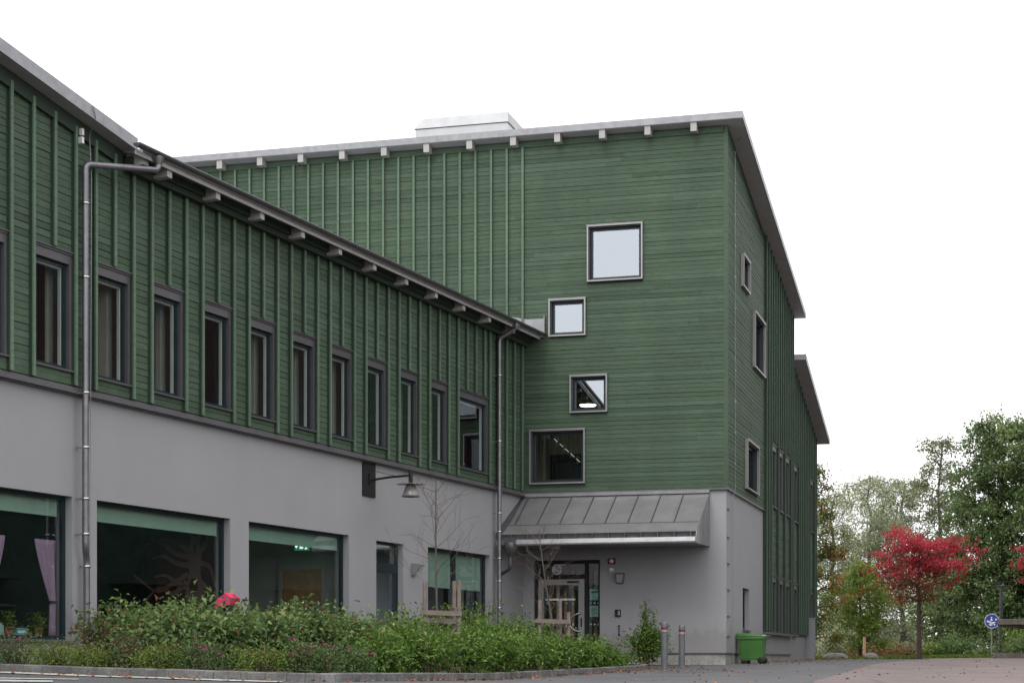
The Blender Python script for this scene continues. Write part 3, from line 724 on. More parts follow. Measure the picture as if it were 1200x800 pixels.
clad(m, L1+.02, LC, .80, 10.85, hh, None, y0=-.021, y1=-.045)
x = L1+.03; k = 0; spc = MB(CM)  # dark strips stand in for shaded batten sides, lighter tone for lit faces
while x < LC:
    cut = [(c, d) for a, b, c, d in hh if a-.01 < x < b+.01]
    zt = zroof(x)-.2
    if cut: m.box(x-.031, x+.031, -.135, -.105, 6.30, zt, .85); spc.box(x-.028, x+.028, -.1045, -.047, 6.30, zt)
    else: m.box(x-.031, x+.031, -.135, -.105, .80, zt, .85); spc.box(x-.028, x+.028, -.1045, -.047, .80, zt)
    x += .53
# boards above the first storeys on the rear half, up to the sloping roof
clad(m, L1+.02, LC, 10.86, 12.3, [], xmC, y0=-.021, y1=-.045)
m.build('side_cladding', M['wood'], tower); spc.build('batten_shade_strips', M['backing'], tower)
m = MB(); m.box(-.055, .05, -.05, .07, ZB+.02, 13.12, .55); m.build('corner_board', M['wood'], tower)
m = MB(); m.box(XB, .06, -.075, -.003, ZB-.02, ZB+.018); m.box(.003, .06, -.002, L1, ZB-.02, ZB+.018); m.box(.003, .09, L1+.0, LC, .72, .78); m.build('flashing_band', M['flash'], tower)
m = MB(CM); m.box(L1, LC, .03, .3, .14, .719); m.build('plaster_base', M['plaster'], tower)
for i, (a, b, c, d) in enumerate(B_w): box_window(tower, None, a, b, c, d, 'glass_sky' if i < 3 else 'glass')
for a, b, c, d in C_w: box_window(tower, CM, a, b, c, d, 'glass')
for a, b, c, d in C_up+C_lo: casing_window(tower, CM, a, b, c, d, lining=False)
flush_window(tower, CM, *C_g[0])
# roof
XR0, XR1, Y0, Y1 = XB-.5, .45, -.35, 13.45
m = MB(); 
def roofslab(mb, x0, x1, y0, y1, a, b):
    mb.hexa([(x0,y0,zroof(y0)+a),(x1,y0,zroof(y0)+a),(x1,y1,zroof(y1)+a),(x0,y1,zroof(y1)+a),(x0,y0,zroof(y0)+b),(x1,y0,zroof(y0)+b),(x1,y1,zroof(y1)+b),(x0,y1,zroof(y1)+b)])
roofslab(m, XR0, XR1, Y0, Y1, -.165, -.02); rf = m.build('roof', M['soffit'], tower)
m = MB(); roofslab(m, XR0-.015, XR1+.015, Y0-.015, Y1+.015, -.019, .0)
m.hexa([(XR0-.015,Y0-.018,13.19),(XR1+.015,Y0-.018,13.19),(XR1+.015,Y0-.001,13.19),(XR0-.015,Y0-.001,13.19),(XR0-.015,Y0-.018,13.355),(XR1+.015,Y0-.018,13.355),(XR1+.015,Y0-.001,13.355),(XR0-.015,Y0-.001,13.355)])
m.hexa([(XR1+.001,Y0,zroof(Y0)-.17),(XR1+.016,Y0,zroof(Y0)-.17),(XR1+.016,Y1,zroof(Y1)-.17),(XR1+.001,Y1,zroof(Y1)-.17),(XR1+.001,Y0,zroof(Y0)-.02),(XR1+.016,Y0,zroof(Y0)-.02),(XR1+.016,Y1,zroof(Y1)-.02),(XR1+.001,Y1,zroof(Y1)-.02)])
m.build('roof_edge', M['galv'], rf)
x = -.755
while x > XB:
    m = MB(); m.box(x-.075, x+.075, -.335, -.048, 12.965, 13.178); m.build('rafter_end', M['rafter'], tower); x -= 1.1515
# plant room on the roof
pr = MB(); xa, xb, ya, yb = -9.15, -6.5, 3.2, 6.2
pr.poly([(xa,ya,12.3),(xb+.45,ya,12.3),(xb,ya,14.655),(xa,ya,14.655)], (0, yb-ya, 0))
p = pr.build('plant_room', M['rooftop'], tower, .02)
m = MB(); m.hexa([(xa-.03,ya-.03,14.66),(xb+.03,ya-.03,14.66),(xb+.03,yb+.03,14.66),(xa-.03,yb+.03,14.66),(xa+.18,ya+.12,14.97),(xb-.02,ya+.12,14.97),(xb-.02,yb-.12,14.97),(xa+.18,yb-.12,14.97)]); m.build('plant_room_cap', M['roof'], p)
# sheet metal at the end of the wing's eave
m = MB(); m.poly([(-5.62,-.085,8.72),(-5.62,-.085,8.20),(-4.72,-.085,8.13),(-4.60,-.085,8.13),(-4.60,-.085,8.60),(-5.05,-.085,8.60)], (0,.036,0)); ap = m.build('wall_apron', M['galv'], tower)
m = MB(); m.box(-4.625,-4.598,-.5,-.086,8.12,8.62) if False else m.box(-4.612,-4.592,-.13,-.048,8.11,8.66); m.build('apron_edge', M['galv'], ap)
m = MB(); m.tube(bend([(.46,.4,13.15),(.2,.75,12.95),(.09,.9,12.7),(.09,.95,4.3),(.05,.8,4.05),(.05,.8,-.1)], .15), .008, 6)
lc = m.build('lightning_conductor', M['galv'], tower)
for z in [4.9+.78*i for i in range(11)]: 
    m = MB(); m.box(.047, .10, .925, .955, z, z+.03); m.build('bracket', M['chrome'], lc)
for z in (3.7, 3.0, 2.35, 1.7, 1.05, .55): 
    m = MB(); m.box(.0, .03, .15, .42, z, z+.03); m.build('wall_anchor', M['gutter'], tower)
# ---- entrance canopy
xr, xl, dp_ = -.423, -5.34, 1.8
m = MB(); m.poly([(xl,-.003,4.12),(xl,-1.80,3.045),(xl,-1.74,2.79),(xl,-.003,2.79)], (xr-xl,0,0)); cano = m.build('canopy', M['zinc'], tower)
m = MB()
ang = Vector((0,-1.857,-1.10)).normalized(); nrm = Vector((0,-ang.z*-1, 0))
up = Vector((0, -1.10, 1.857)).normalized()
x = xr-.62; xs_ = []
while x > xl+.2: xs_.append(x); x -= .567
for x in xs_:
    a = Vector((x,-.10,4.12-.10*.592+.0)); b = Vector((x,-1.45,4.12-1.45*.592)); 
    m.hexa([a+Vector((-.012,0,-.01)), b+Vector((-.012,0,-.01)), b+Vector((.012,0,-.01)), a+Vector((.012,0,-.01)), a+Vector((-.008,0,0))+up*.03, b+Vector((-.008,0,0))+up*.03, b+Vector((.008,0,0))+up*.03, a+Vector((.008,0,0))+up*.03])
m.build('standing_seams', M['zinc_dark'], cano)
m = MB(); yy = -1.46; zz = 4.12+yy*.592; q = MB(); q.hexa([(xl,yy-.012,zz+.003),(xr,yy-.012,zz+.003),(xr,yy+.012,zz+.015),(xl,yy+.012,zz+.015),(xl,yy-.012,zz+.036),(xr,yy-.012,zz+.036),(xr,yy+.012,zz+.046),(xl,yy+.012,zz+.046)]); q.build('fold_joint_shadow', M['zinc_dark'], cano)  # thin dark rib: joint line with the sheet edge's shadow put into colour
m.hexa([(xl,yy-.41,3.035),(xr,yy-.41,3.035),(xr,yy,zz+.004),(xl,yy,zz+.004),(xl,yy-.41,3.06),(xr,yy-.41,3.06),(xr,yy,zz+.03),(xl,yy,zz+.03)]); m.build('eaves_sheet', M['zinc'], cano)
m = MB(); m.poly([(xl+.02,-1.975,2.765),(xl+.02,-1.985,2.80),(xl+.02,-1.955,2.905),(xl+.02,-1.94,2.905),(xl+.02,-1.965,2.785),(xl+.02,-1.82,2.785),(xl+.02,-1.82,2.755)], (xr-xl-.03,0,0)); m.build('canopy_gutter', M['galv'], cano)
m = MB(); x = xr-.12
while x > xl: m.box(x-.014, x+.014, -1.93, -1.805, 2.86, 3.02); x -= .4
m.build('gutter_brackets', M['zinc_dark'], cano)
m = MB(); m.poly([(xr+.002,-.003,4.13),(xr+.002,-1.88,3.05),(xr+.002,-1.965,2.905),(xr+.002,-1.985,2.77),(xr+.002,-1.82,2.757),(xr+.002,-.003,2.783)], (.012,0,0)); 
for y in (-.35,-.7,-1.05,-1.4): m.box(xr+.014, xr+.026, y-.008, y+.008, 2.80, 4.08+y*.592)
m.build('canopy_cheek', M['zinc'], cano)
m = MB(); m.poly([(xl+.0,-.003,4.135),(xl+.20,-.003,4.135),(xl+.16,-1.80,3.07),(xl-.02,-1.80,3.07)], (0,0,.03)); m.build('canopy_side_flashing', M['zinc_dark'], cano)
m = MB(); m.box(xl,xr+.02,-.10,-.002,4.10,4.178); m.build('canopy_top_flashing', M['galv'], cano)
m = MB(); px = xl+.36; m.lathe([(.045,-.35),(.07,-.30),(.15,-.18),(.17,-.02),(.16,0)], (px,-1.93,2.83), 14); m.tube(bend([(px,-1.93,2.55),(px,-1.93,2.2),(px-.38,-1.65,2.05)],.12), .045, 10); m.box(px-.16,px+.16,-2.06,-1.99,2.78,2.95); m.build('rainwater_hopper', M['gutter'], cano)
# ---- entrance
a, b, c, d = door
y = .10
f = MB(); f.box(a,a+.09,y,y+.09,c,d); f.box(b-.06,b,y,y+.09,c,d); f.box(a+.09,b-.06,y+.001,y+.089,d-.09,d); f.box(-3.60,-3.50,y-.001,y+.09,c,d-.09); f.box(a+.09,-3.60,y-.002,y+.09,2.03,2.14)
f.box(-3.50,b-.06,y+.002,y+.088,c,c+.08)
dr = f.build('entrance', M['black'], tower)
l = MB(); l.box(a+.10,a+.23,y-.02,y+.06,c+.02,2.02); l.box(-3.76,-3.605,y-.02,y+.06,c+.02,2.02); l.box(a+.23,-3.76,y-.019,y+.059,1.88,2.02); l.box(a+.23,-3.76,y-.019,y+.059,c+.02,.2)
l.build('door_leaf', M['alu'], dr)
l = MB(); l.box(-4.05,-3.74,y-.045,y-.021,1.93,1.975); l.build('door_closer', M['black'], dr)
l = MB(); l.quad((a+.2,y+.02,.15),(-3.72,y+.02,.15),(-3.72,y+.02,1.93),(a+.2,y+.02,1.93)); l.quad((a+.09,y+.03,2.12),(-3.6,y+.03,2.12),(-3.6,y+.03,d-.05),(a+.09,y+.03,d-.05)); l.quad((-3.52,y+.03,c+.05),(b-.04,y+.03,c+.05),(b-.04,y+.03,d-.05),(-3.52,y+.03,d-.05)); l.build('pane', M['glass'], dr)
l = MB(); l.tube(bend([(-3.69,y-.02,1.15),(-3.74,y-.07,1.16),(-3.90,y-.09,1.10),(-4.0,y-.09,.93),(-3.90,y-.09,.76),(-3.74,y-.07,.70),(-3.69,y-.02,.71)],.1), .016, 10); l.build('handle', M['chrome'], dr)
l = MB(); l.box(-3.705,-3.665,y-.024,y-.021,.82,1.04); l.build('lock_plate', M['black'], dr)
l = MB(); l.box(a+.28,-3.85,y+.008,y+.012,1.49,1.535); l.build('glass_strip', M['signwhite'], dr)
l = MB()
for zz in (1.42, .88):
    for i in range(6): xx = a+.32+i*.17; l.poly([(xx+.025*math.cos(t), y+.012, zz+.025*math.sin(t)) for t in [q*math.pi/5 for q in range(10)]], (0,.003,0))
    for i in range(3): xx = -3.45+i*.10; l.poly([(xx+.025*math.cos(t), y+.022, zz+.025*math.sin(t)) for t in [q*math.pi/5 for q in range(10)]], (0,.003,0))
l.build('glass_dots', M['paper'], dr)
for z0_, z1_ in ((1.49,1.77),(1.07,1.35)):
    t = inB('notice', 'pale green notice in the entrance side glass, '+('upper one with dark heading' if z0_ > 1.2 else 'lower one'), 'notice', -3.36, y+.045, z0_, 'notices beside the entrance door')
    l = MB(); l.box(-.12,.12,0,.004,0,z1_-z0_); l.build('sheet', M['paper'], t)
    l = MB()
    if z0_ > 1.2: l.box(-.09,.09,-.003,-.001,.18,.23)
    else:
        for i in range(5): l.box(-.09,.02+.05*(i % 2),-.003,-.001,  .04+i*.045,.053+i*.045)
    l.build('print', M['casing_dark'], t)
# house number on the transom glass: a ring with a tail and the text
sg = inB('number_sign', 'white ring with 4C on the glass above the entrance door', 'sign', -4.33, y+.012, 2.27)
m = MB(); pts = [(.115*math.cos(t), 0, .115*math.sin(t)) for t in [i*2*math.pi/40 for i in range(41)]]; m.tube(pts, .018, 6, caps=False); m.tube([(0,0,.117),(.22,0,.117)], .011, 6); m.build('ring', M['signwhite'], sg)
tc = bpy.data.curves.new('text', 'FONT'); tc.body = '4C'; tc.size = .16; tc.align_x = 'CENTER'; tc.align_y = 'CENTER'; tc.extrude = .002; tc.offset = .004
to = bpy.data.objects.new('text', tc); COL.objects.link(to); bpy.context.view_layer.update()
me = bpy.data.meshes.new_from_object(to.evaluated_get(bpy.context.evaluated_depsgraph_get())); bpy.data.objects.remove(to)
lt = bpy.data.objects.new('lettering', me); COL.objects.link(lt); lt.rotation_euler = (R(90),0,0); lt.parent = sg; me.materials.clear(); me.materials.append(M['signwhite'])
# hall behind the entrance
m = MB(); m.box(XB,-.35,.31,6.5,-.32,-.145); m.box(XB,-.35,.31,12.9,3.7,4.1); m.box(XB,-.35,.31,12.9,7.35,7.6); m.build('floor_slab', M['intfloor'], tower)
m = MB(); m.box(-9,-.35,3.6,3.75,4.11,7.34); m.box(-7.2,-7.1,.31,3.59,4.11,7.34); m.box(-2.9,-2.8,.31,3.59,4.11,7.34); 
x = -7.0
while x < -.5: m.box(x, x+.05, 3.56, 3.598, 4.12, 7.3); x += .12
m.build('ribbed_wall', M['intkhaki'], tower)
m = MB(); m.box(-9,-.35,4.6,4.75,-.14,3.69); m.box(-9,-.35,4.6,4.75,7.61,10.6); m.build('back_wall', M['intgrey'], tower)
m = MB(); x = -4.7
while x < -2.9: m.box(x, x+.08, .75, .85, -.14, 2.3); x += .20
m.build('timber_screen', M['pine'], tower)
fr = inB('door_frame', 'black door frame inside the lowest square window', 'door frame', -4.45, 3.5, 4.12)
m = MB(); m.box(-.9,-.78,-.06,.03,0,1.25); m.box(.2,.32,-.06,.03,0,1.25); m.box(-.9,.32,-.065,.035,1.251,1.45); m.build('frame', M['black'], fr)
m = MB(); m.box(-.77,.19,-.03,.02,.01,1.24); m.build('door_leaf', M['casing_dark'], fr)
def ceil_lamp(x, y, z, label):
    t = inB('ceiling_lamp', label, 'lamp', x, y, z); m = MB(); m.lathe([(.0,-.03),(.20,-.03),(.21,-.015),(.21,.015)], (0,0,0), 24); m.build('diffuser', M['lit'], t)
    m = MB(); m.lathe([(.215,.0),(.215,.05),(0,.06)], (0,0,0), 24); m.tube([(0,0,.05),(0,0,7.34-z)], .008, 6); m.build('housing', M['white'], t)
ceil_lamp(-3.87, 1.6, 6.62, 'round lit ceiling lamp seen through the small square window')
t = inB('light_strip', 'thin slanting lit strip inside the lowest square window', 'lamp', -4.52, 2.0, 5.5)
m = MB(); a, b = Vector((-.36,0,.32)), Vector((.36,0,-.33))
for q in range(5): m.tube([a.lerp(b, q*.21), a.lerp(b, q*.21+.13)], .012, 6)
m.build('diffuser', M['dimstrip'], t); m = MB(); m.tube([a+Vector((-.3,.03,.27)), b+Vector((.3,.03,-.27))], .022, 8); m.tube([b+Vector((.3,.03,-.27)), b+Vector((.3,.03,-1.05))], .02, 8); m.build('rail', M['casing'], t)
# small things on the entrance wall
def onB(u, v):
    k = (u-600)/F; x = (k*44.5-5.276)/(.9633+k*.2683); Y = 44.5-.2683*x; return x, (772-v)*Y/F
x, z = onB(717, 657); al = inB('alarm_beacon', 'red alarm box with a pale dome on the plaster beside the entrance', 'alarm', x, 0, z)
m = MB(); m.box(-.10,.10,-.05,-.002,-.08,.07); m.build('box', M['red'], al, .006); m = MB(); m.lathe([(.055,0),(.05,.03),(.03,.05),(0,.055)], (0,0,0), 16); o = m.build('dome', M['signwhite'], al); o.rotation_euler = (R(90),0,0); o.location = (0,-.05,-.0)
x, z = onB(716, 667.3); sn = inB('motion_sensor', 'round white motion sensor under the red alarm box', 'sensor', x, 0, z)
m = MB(); m.lathe([(.055,0),(.055,.03),(.035,.055),(0,.06)], (0,0,0), 16); o = m.build('sensor_dome', M['signwhite'], sn); o.rotation_euler = (R(90),0,0)
m = MB(); m.box(.03,.075,-.05,-.002,-.03,.03); m.build('bracket', M['white'], sn)
x, z = onB(727, 677); wl = inB('wall_light', 'grey trapezoid wall light on the plaster right of the entrance', 'wall light', x, 0, z)
m = MB(); m.poly([(-.12,-.002,.13),(-.085,-.002,-.13),(.085,-.002,-.13),(.12,-.002,.13)], (0,-.10,0)); m.build('light_housing', M['casing'], wl, .01); m = MB(); m.poly([(-.09,-.101,.09),(-.065,-.101,-.11),(.065,-.101,-.11),(.09,-.101,.09)], (0,-.012,0)); m.build('light_lens', M['lampglass'], wl)
x, z = onB(724.5, 718); kp = inB('entry_keypad', 'black door entry keypad on the plaster beside the entrance', 'keypad', x, 0, z)
m = MB(); m.box(-.075,.07,-.05,-.002,-.09,.09); m.build('housing', M['black'], kp, .006); m = MB(); m.box(.0,.055,-.054,-.051,-.05,.06); m.build('key_plate', M['sheet_grey'], kp)
x, z = onB(726.8, 738); hd = inB('door_opener', 'narrow black and steel door opener plate low on the plaster beside the entrance', 'door opener', x, 0, z)
m = MB(); m.box(-.02,.045,-.02,-.002,-.12,.12); m.build('back_plate', M['alu'], hd); m = MB(); m.box(-.05,-.0,-.035,-.021,-.125,-.10); m.box(-.035,-.012,-.04,-.0211,-.10,.1); m.box(-.05,0,-.035,-.021,.10,.125); m.build('bar', M['black'], hd)

# ================================================================== REAR SECTION of the block (lower roof)
rear = thing('rear_building', 'lower green boarded rear section behind the tall block under its own sloping roof', 'building', B2W(0, 13.42, 0), RZB)
LR = 7.4; R_w = [(5.40,6.45,4.45,6.25),(5.40,6.45,.80,2.42),(.55,1.65,4.45,6.25),(.55,1.65,.80,2.42)]
def zr2(y): return 9.66-.235*y
m = MB(CM); wall(m, .0, LR, .78, 7.6, R_w, .03, .35); m.poly([(.0,.03,7.6),(LR,.03,7.6),(LR,.03,zr2(LR)-.1),(.0,.03,zr2(0)-.1)], (0,.32,0)); m.box(0, .3, .351, 10, .14, 8.8); m.box(LR-.3, LR, .351, 10, -.4, 7.6); m.build('backing_wall', M['backing'], rear)
m = MB(CM); clad(m, .02, LR, .80, 7.7, R_w, None, y0=.029, y1=.005); clad(m, .02, LR, 7.71, 9.6, [], lambda z: min(LR, (9.56-z)/.235), y0=.029, y1=.005)
x = .1; spc = MB(CM)  # added dark strips paint the batten sides' shade, lighter tone their lit faces
while x < LR:
    cut = any(a-.01 < x < b+.01 for a, b, c, d in R_w)
    m.box(x-.031, x+.031, -.085, -.055, 6.3 if cut else .80, zr2(x)-.15, .85); spc.box(x-.028, x+.028, -.0545, .003, 6.3 if cut else .80, zr2(x)-.15); x += .53
m.build('side_cladding', M['wood'], rear); spc.build('batten_shade_strips', M['backing'], rear)
m = MB(CM); m.box(0, LR, .06, .35, -.4, .779); m.build('plaster_base', M['plaster'], rear)
for w in R_w: casing_window(rear, CM @ Matrix.Translation((0,.05,0)), *w, lining=False)
m = MB(); y0_, y1_ = -.03, LR+.25
m.hexa([(-11,y0_,zr2(y0_)-.17),(.45,y0_,zr2(y0_)-.17),(.45,y1_,zr2(y1_)-.17),(-11,y1_,zr2(y1_)-.17),(-11,y0_,zr2(y0_)),(.45,y0_,zr2(y0_)),(.45,y1_,zr2(y1_)),(-11,y1_,zr2(y1_))])
r2 = m.build('roof', M['soffit'], rear)
m = MB(); m.hexa([(.451,y0_,zr2(y0_)-.18),(.468,y0_,zr2(y0_)-.18),(.468,y1_,zr2(y1_)-.18),(.451,y1_,zr2(y1_)-.18),(.451,y0_,zr2(y0_)+.02),(.468,y0_,zr2(y0_)+.02),(.468,y1_,zr2(y1_)+.02),(.451,y1_,zr2(y1_)+.02)]); m.build('roof_edge', M['galv'], r2)

# ================================================================== buildings across the yard (seen in the window reflections)
def block(name, label, c, rz, w, d, h, ridge, nx, nz):
    t = thing(name, label, 'building', (c[0], c[1], -.6), rz); m = MB(); m.box(-w/2, w/2, 0, d, 6.0, h); m.build('wall', M['brick'], t)
    m = MB(); m.box(-w/2, w/2, .02, d, 0, 5.99); m.build('ground_storey', M['darkgreen'], t)
    m = MB(); m.poly([(-w/2-.4,-.5,h+.002),(-w/2-.4,d+.5,h+.002),(-w/2-.4,d/2,h+ridge)], (w+.8,0,0)); m.build('roof', M['darkroof'], t)
    for i in range(nx):
        for j_ in range(nz):
            x = -w/2+w*(i+.5)/nx; z = 6.6+j_*(h-6.3)/nz
            m = MB(); m.box(x-.6, x+.6, -.05, -.002, z, z+1.5); wi = m.build('window', M['casing_dark'], t); m = MB(); m.box(x-.52, x+.52, -.06, -.051, z+.08, z+1.42); m.build('pane', M['frame'], wi)
        if i % 2:
            m = MB(); m.box(x-1.6, x+1.6, -1.4, -.003, 3.5, 3.69); m.box(x-1.6, x+1.6, -1.4, -1.37, 4.75, 4.8)
            for q in range(22): m.box(x-1.6+q*.15, x-1.585+q*.15, -1.395, -1.375, 3.69, 4.75)
            m.build('balcony', M['darkgreen'], t)
    return t
block('brick_building', 'dark brick house across the yard, mirrored in the long wing windows', (28, 52), R(-90), 46, 12, 17.2, 1.0, 12, 3)
block('brick_building', 'dark brick house behind the viewpoint, mirrored in the lower square windows', (-33, -14), R(150), 34, 12, 12.0, 5.5, 7, 2)

# ================================================================== foliage
def leaf_mesh(name, P, D, U, size, tone, mat, parent, aspect=.5, fold=.18):
    """many folded leaves as one mesh; P centres, D directions, U approximate normals (numpy arrays)"""
    n = len(P); D = D/np.linalg.norm(D, axis=1)[:, None]; S = np.cross(D, U); S /= (np.linalg.norm(S, axis=1)[:, None]+1e-9); N = np.cross(S, D)
    s = size[:, None]
    v = np.stack([P-D*s*.5, P-D*s*.05+S*s*aspect*.5+N*s*fold, P+D*s*.5-N*s*.1, P-D*s*.05-S*s*aspect*.5+N*s*fold], 1).reshape(-1, 3)
    idx = np.arange(n)*4
    f = np.stack([np.stack([idx, idx+1, idx+2], 1), np.stack([idx, idx+2, idx+3], 1)], 1).reshape(-1, 3)
    me = bpy.data.meshes.new(name)
    me.vertices.add(4*n); me.vertices.foreach_set('co', v.astype(np.float32).ravel())
    me.loops.add(6*n); me.loops.foreach_set('vertex_index', f.astype(np.int32).ravel())
    me.polygons.add(2*n); me.polygons.foreach_set('loop_start', np.arange(0, 6*n, 3, dtype=np.int32)); 
    me.update(calc_edges=True); me.validate()
    a = me.attributes.new('tone', 'FLOAT', 'FACE'); a.data.foreach_set('value', np.repeat(tone, 2).astype(np.float32))
    me.materials.append(mat); o = bpy.data.objects.new(name, me); COL.objects.link(o)
    if parent: o.parent = parent
    return o
L = {}
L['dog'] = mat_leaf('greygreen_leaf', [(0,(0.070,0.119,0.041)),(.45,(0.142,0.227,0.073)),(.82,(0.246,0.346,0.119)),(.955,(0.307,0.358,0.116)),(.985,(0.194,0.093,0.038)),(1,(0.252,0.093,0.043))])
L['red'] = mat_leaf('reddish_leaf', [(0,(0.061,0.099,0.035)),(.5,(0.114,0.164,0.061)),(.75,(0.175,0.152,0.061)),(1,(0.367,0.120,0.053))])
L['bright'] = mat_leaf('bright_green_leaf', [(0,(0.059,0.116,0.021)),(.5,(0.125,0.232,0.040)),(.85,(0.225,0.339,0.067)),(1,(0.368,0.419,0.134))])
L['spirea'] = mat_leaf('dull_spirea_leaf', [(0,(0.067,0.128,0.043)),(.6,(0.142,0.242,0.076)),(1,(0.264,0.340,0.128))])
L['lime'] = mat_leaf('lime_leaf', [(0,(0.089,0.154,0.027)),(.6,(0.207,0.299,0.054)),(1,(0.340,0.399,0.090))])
L['pinkfl'] = mat_leaf('pink_flower', [(0,(.24,.05,.11)),(1,(.36,.10,.19))])
L['oak'] = mat_leaf('deep_green_leaf', [(0,(0.080,0.133,0.052)),(.55,(0.166,0.243,0.092)),(1,(0.309,0.363,0.144))], .3)
L['willow'] = mat_leaf('silver_green_leaf', [(0,(0.257,0.306,0.173)),(.55,(0.476,0.518,0.328)),(1,(0.806,0.805,0.572))], .35)
L['birch'] = mat_leaf('olive_leaf', [(0,(0.130,0.156,0.070)),(.6,(0.248,0.270,0.134)),(1,(0.406,0.395,0.222))], .35)
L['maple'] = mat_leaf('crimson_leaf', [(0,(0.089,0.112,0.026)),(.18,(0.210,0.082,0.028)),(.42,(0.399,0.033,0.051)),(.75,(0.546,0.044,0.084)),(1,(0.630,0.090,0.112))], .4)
L['orange'] = mat_leaf('turning_leaf', [(0,(.10,.14,.035)),(.45,(.17,.20,.055)),(.74,(.19,.20,.055)),(.80,(.42,.26,.06)),(.9,(.56,.17,.06)),(1,(.58,.10,.05))], .45)
L['fallen'] = mat_leaf('fallen_leaf', [(0,(.16,.07,.03)),(.4,(.30,.12,.05)),(.8,(.42,.22,.09)),(1,(.36,.06,.03))], .1, .8)
B_ = {'dark': mat_bark('dark_bark', (.06,.05,.042)), 'grey': mat_bark('grey_bark', (.12,.105,.09)), 'twig': mat_bark('red_brown_twig', (.15,.10,.075)), 'red': mat_bark('maple_bark', (.075,.048,.042))}
def shrub(name, label, cat, x, y, rx, ry, h, n, leaf, mat, seed, group, stem='twig', aspect=.5, flowers=0, up=.5, parent=None, base=None, lumps=9):
    r = np.random.default_rng(seed); z0 = base if base is not None else g(x, y)+.07
    t = thing(name, label, cat, (x, y, z0), 0, group)
    m = MB(); tips = []
    for i in range(lumps):
        a = r.uniform(0, 2*math.pi); q = math.sqrt(r.uniform(.02, 1)); bx, by = math.cos(a)*rx*q*.75, math.sin(a)*ry*q*.75
        hz = h*r.uniform(.60, 1.04)*(1-.25*q*q); tips.append((bx, by, hz))
        m.tube([(bx*.25, by*.25, -.05), (bx*.6+r.normal()*.03, by*.6+r.normal()*.03, hz*.5), (bx, by, hz)], [.012, .008, .004], 5, caps=False)
    m.build('stems', B_[stem], t)
    tips = np.array(tips); k = r.integers(0, lumps, n)
    # leaves round each shoot, thicker towards the tips
    f = r.beta(2.2 if h > .6 else 1.15, 1.1, n)[:, None]; base_ = np.c_[tips[k, 0]*.35, tips[k, 1]*.35, np.full(n, h*.05)]
    if h <= .6: base_[:, :2] = tips[k, :2]*.8
    P = base_*(1-f)+tips[k]*f + r.normal(0, 1, (n, 3))*np.array([rx*.24, ry*.24, h*.10])
    P[:, 2] = np.clip(P[:, 2], .03, None)
    out = P-np.array([0, 0, h*.35]); out /= np.linalg.norm(out, axis=1)[:, None]
    D = out*np.array([1, 1, .5])+r.normal(0, .55, (n, 3))+np.array([0, 0, -.12])
    U = np.array([0, 0, 1])*up+out*.6+r.normal(0, .35, (n, 3))
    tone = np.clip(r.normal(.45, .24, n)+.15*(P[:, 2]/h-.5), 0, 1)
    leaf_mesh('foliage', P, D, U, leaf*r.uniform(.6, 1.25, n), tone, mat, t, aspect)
    if flowers:
        q = r.integers(0, lumps, flowers); C = tips[q]*np.array([1.05, 1.05, .97])+r.normal(0, 1, (flowers, 3))*np.array([rx*.22, ry*.22, h*.06]); pp = np.repeat(C, 26, 0)+r.normal(0, .018, (flowers*26, 3))*np.array([1.3,1.3,.6])
        
        for q in range(flowers): leaf_mesh('flower_head', pp[q*26:q*26+26], r.normal(0, 1, (26, 3)), np.tile([0, 0, 1.], (26, 1))+r.normal(0, .3, (26, 3)), r.uniform(.022, .034, 26), r.uniform(0, 1, 26), L['pinkfl'], t, .9)
    return t
# ---- tall grey-green shrubs at the back of the bed
back_row = [(148,25.6,.62,.92),(190,25.4,.62,1.0),(232,25.6,.62,1.02),(275,26.2,.6,.98),(312,26.6,.62,1.04),(352,27.2,.62,1.05),(392,27.8,.62,1.05),(425,28.6,.62,.98),
            (170,24.0,.5,.78),(222,23.6,.5,.82),(268,23.6,.5,.84),(312,23.9,.52,.84),(362,24.4,.52,.86),(405,25.2,.52,.86)]
dl = ['left end of the tall hedge, beside the downpipe','tall, in front of the tree mural window at its left','tall, below the tree mural','tall, in front of the pink pushchair hood','tall, between pushchair and bicycle','tallest, in front of the bicycle','tall, in front of the exit sign window','tall, left of the side door',
      'lower, second row at the left end','lower, second row under the mural window','lower, second row behind the pink spirea','lower, second row with red leaves left of the exit sign','lower, second row below the exit sign window','lower, second row left of the bright shrubs']
for i, (u, Y, rr, h) in enumerate(back_row):
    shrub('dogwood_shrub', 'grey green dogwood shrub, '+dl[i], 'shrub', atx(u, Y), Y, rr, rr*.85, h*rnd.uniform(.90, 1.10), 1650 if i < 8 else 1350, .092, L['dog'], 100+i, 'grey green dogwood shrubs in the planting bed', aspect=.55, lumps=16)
red_row = [(112,25.0,.36,.82,'thin and red tinged, by the foot of the downpipe'),(450,29.5,.5,.92,'red tinged, in front of the side door'),(438,26.8,.38,.72,'red tinged, between the hedge and the bright shrubs'),(150,22.9,.34,.50,'small and red tinged, at the left near the kerb')]
for i, (u, Y, rr, h, s) in enumerate(red_row):
    shrub('rose_shrub', 'shrub with reddening leaves, '+s, 'shrub', atx(u, Y), Y, rr, rr, h, 800, .06, L['red'], 130+i, 'shrubs with reddening leaves', aspect=.5, lumps=13)
br = [(470,25.6,.55,.72),(505,25.2,.52,.64),(542,27.0,.58,.64),(580,28.4,.6,.66),(618,30.4,.6,.62),(652,32.2,.6,.60),(482,30.4,.62,.98),(520,31.6,.66,.96),(560,33.2,.66,.96),(598,35.0,.66,.92),(548,29.8,.55,.80),(590,31.6,.55,.82),(622,35.5,.55,.86),(676,34.6,.55,.56),(700,36.8,.52,.52),(721,38.8,.42,.34),(684,38.6,.5,.62),(445,23.6,.42,.50)]
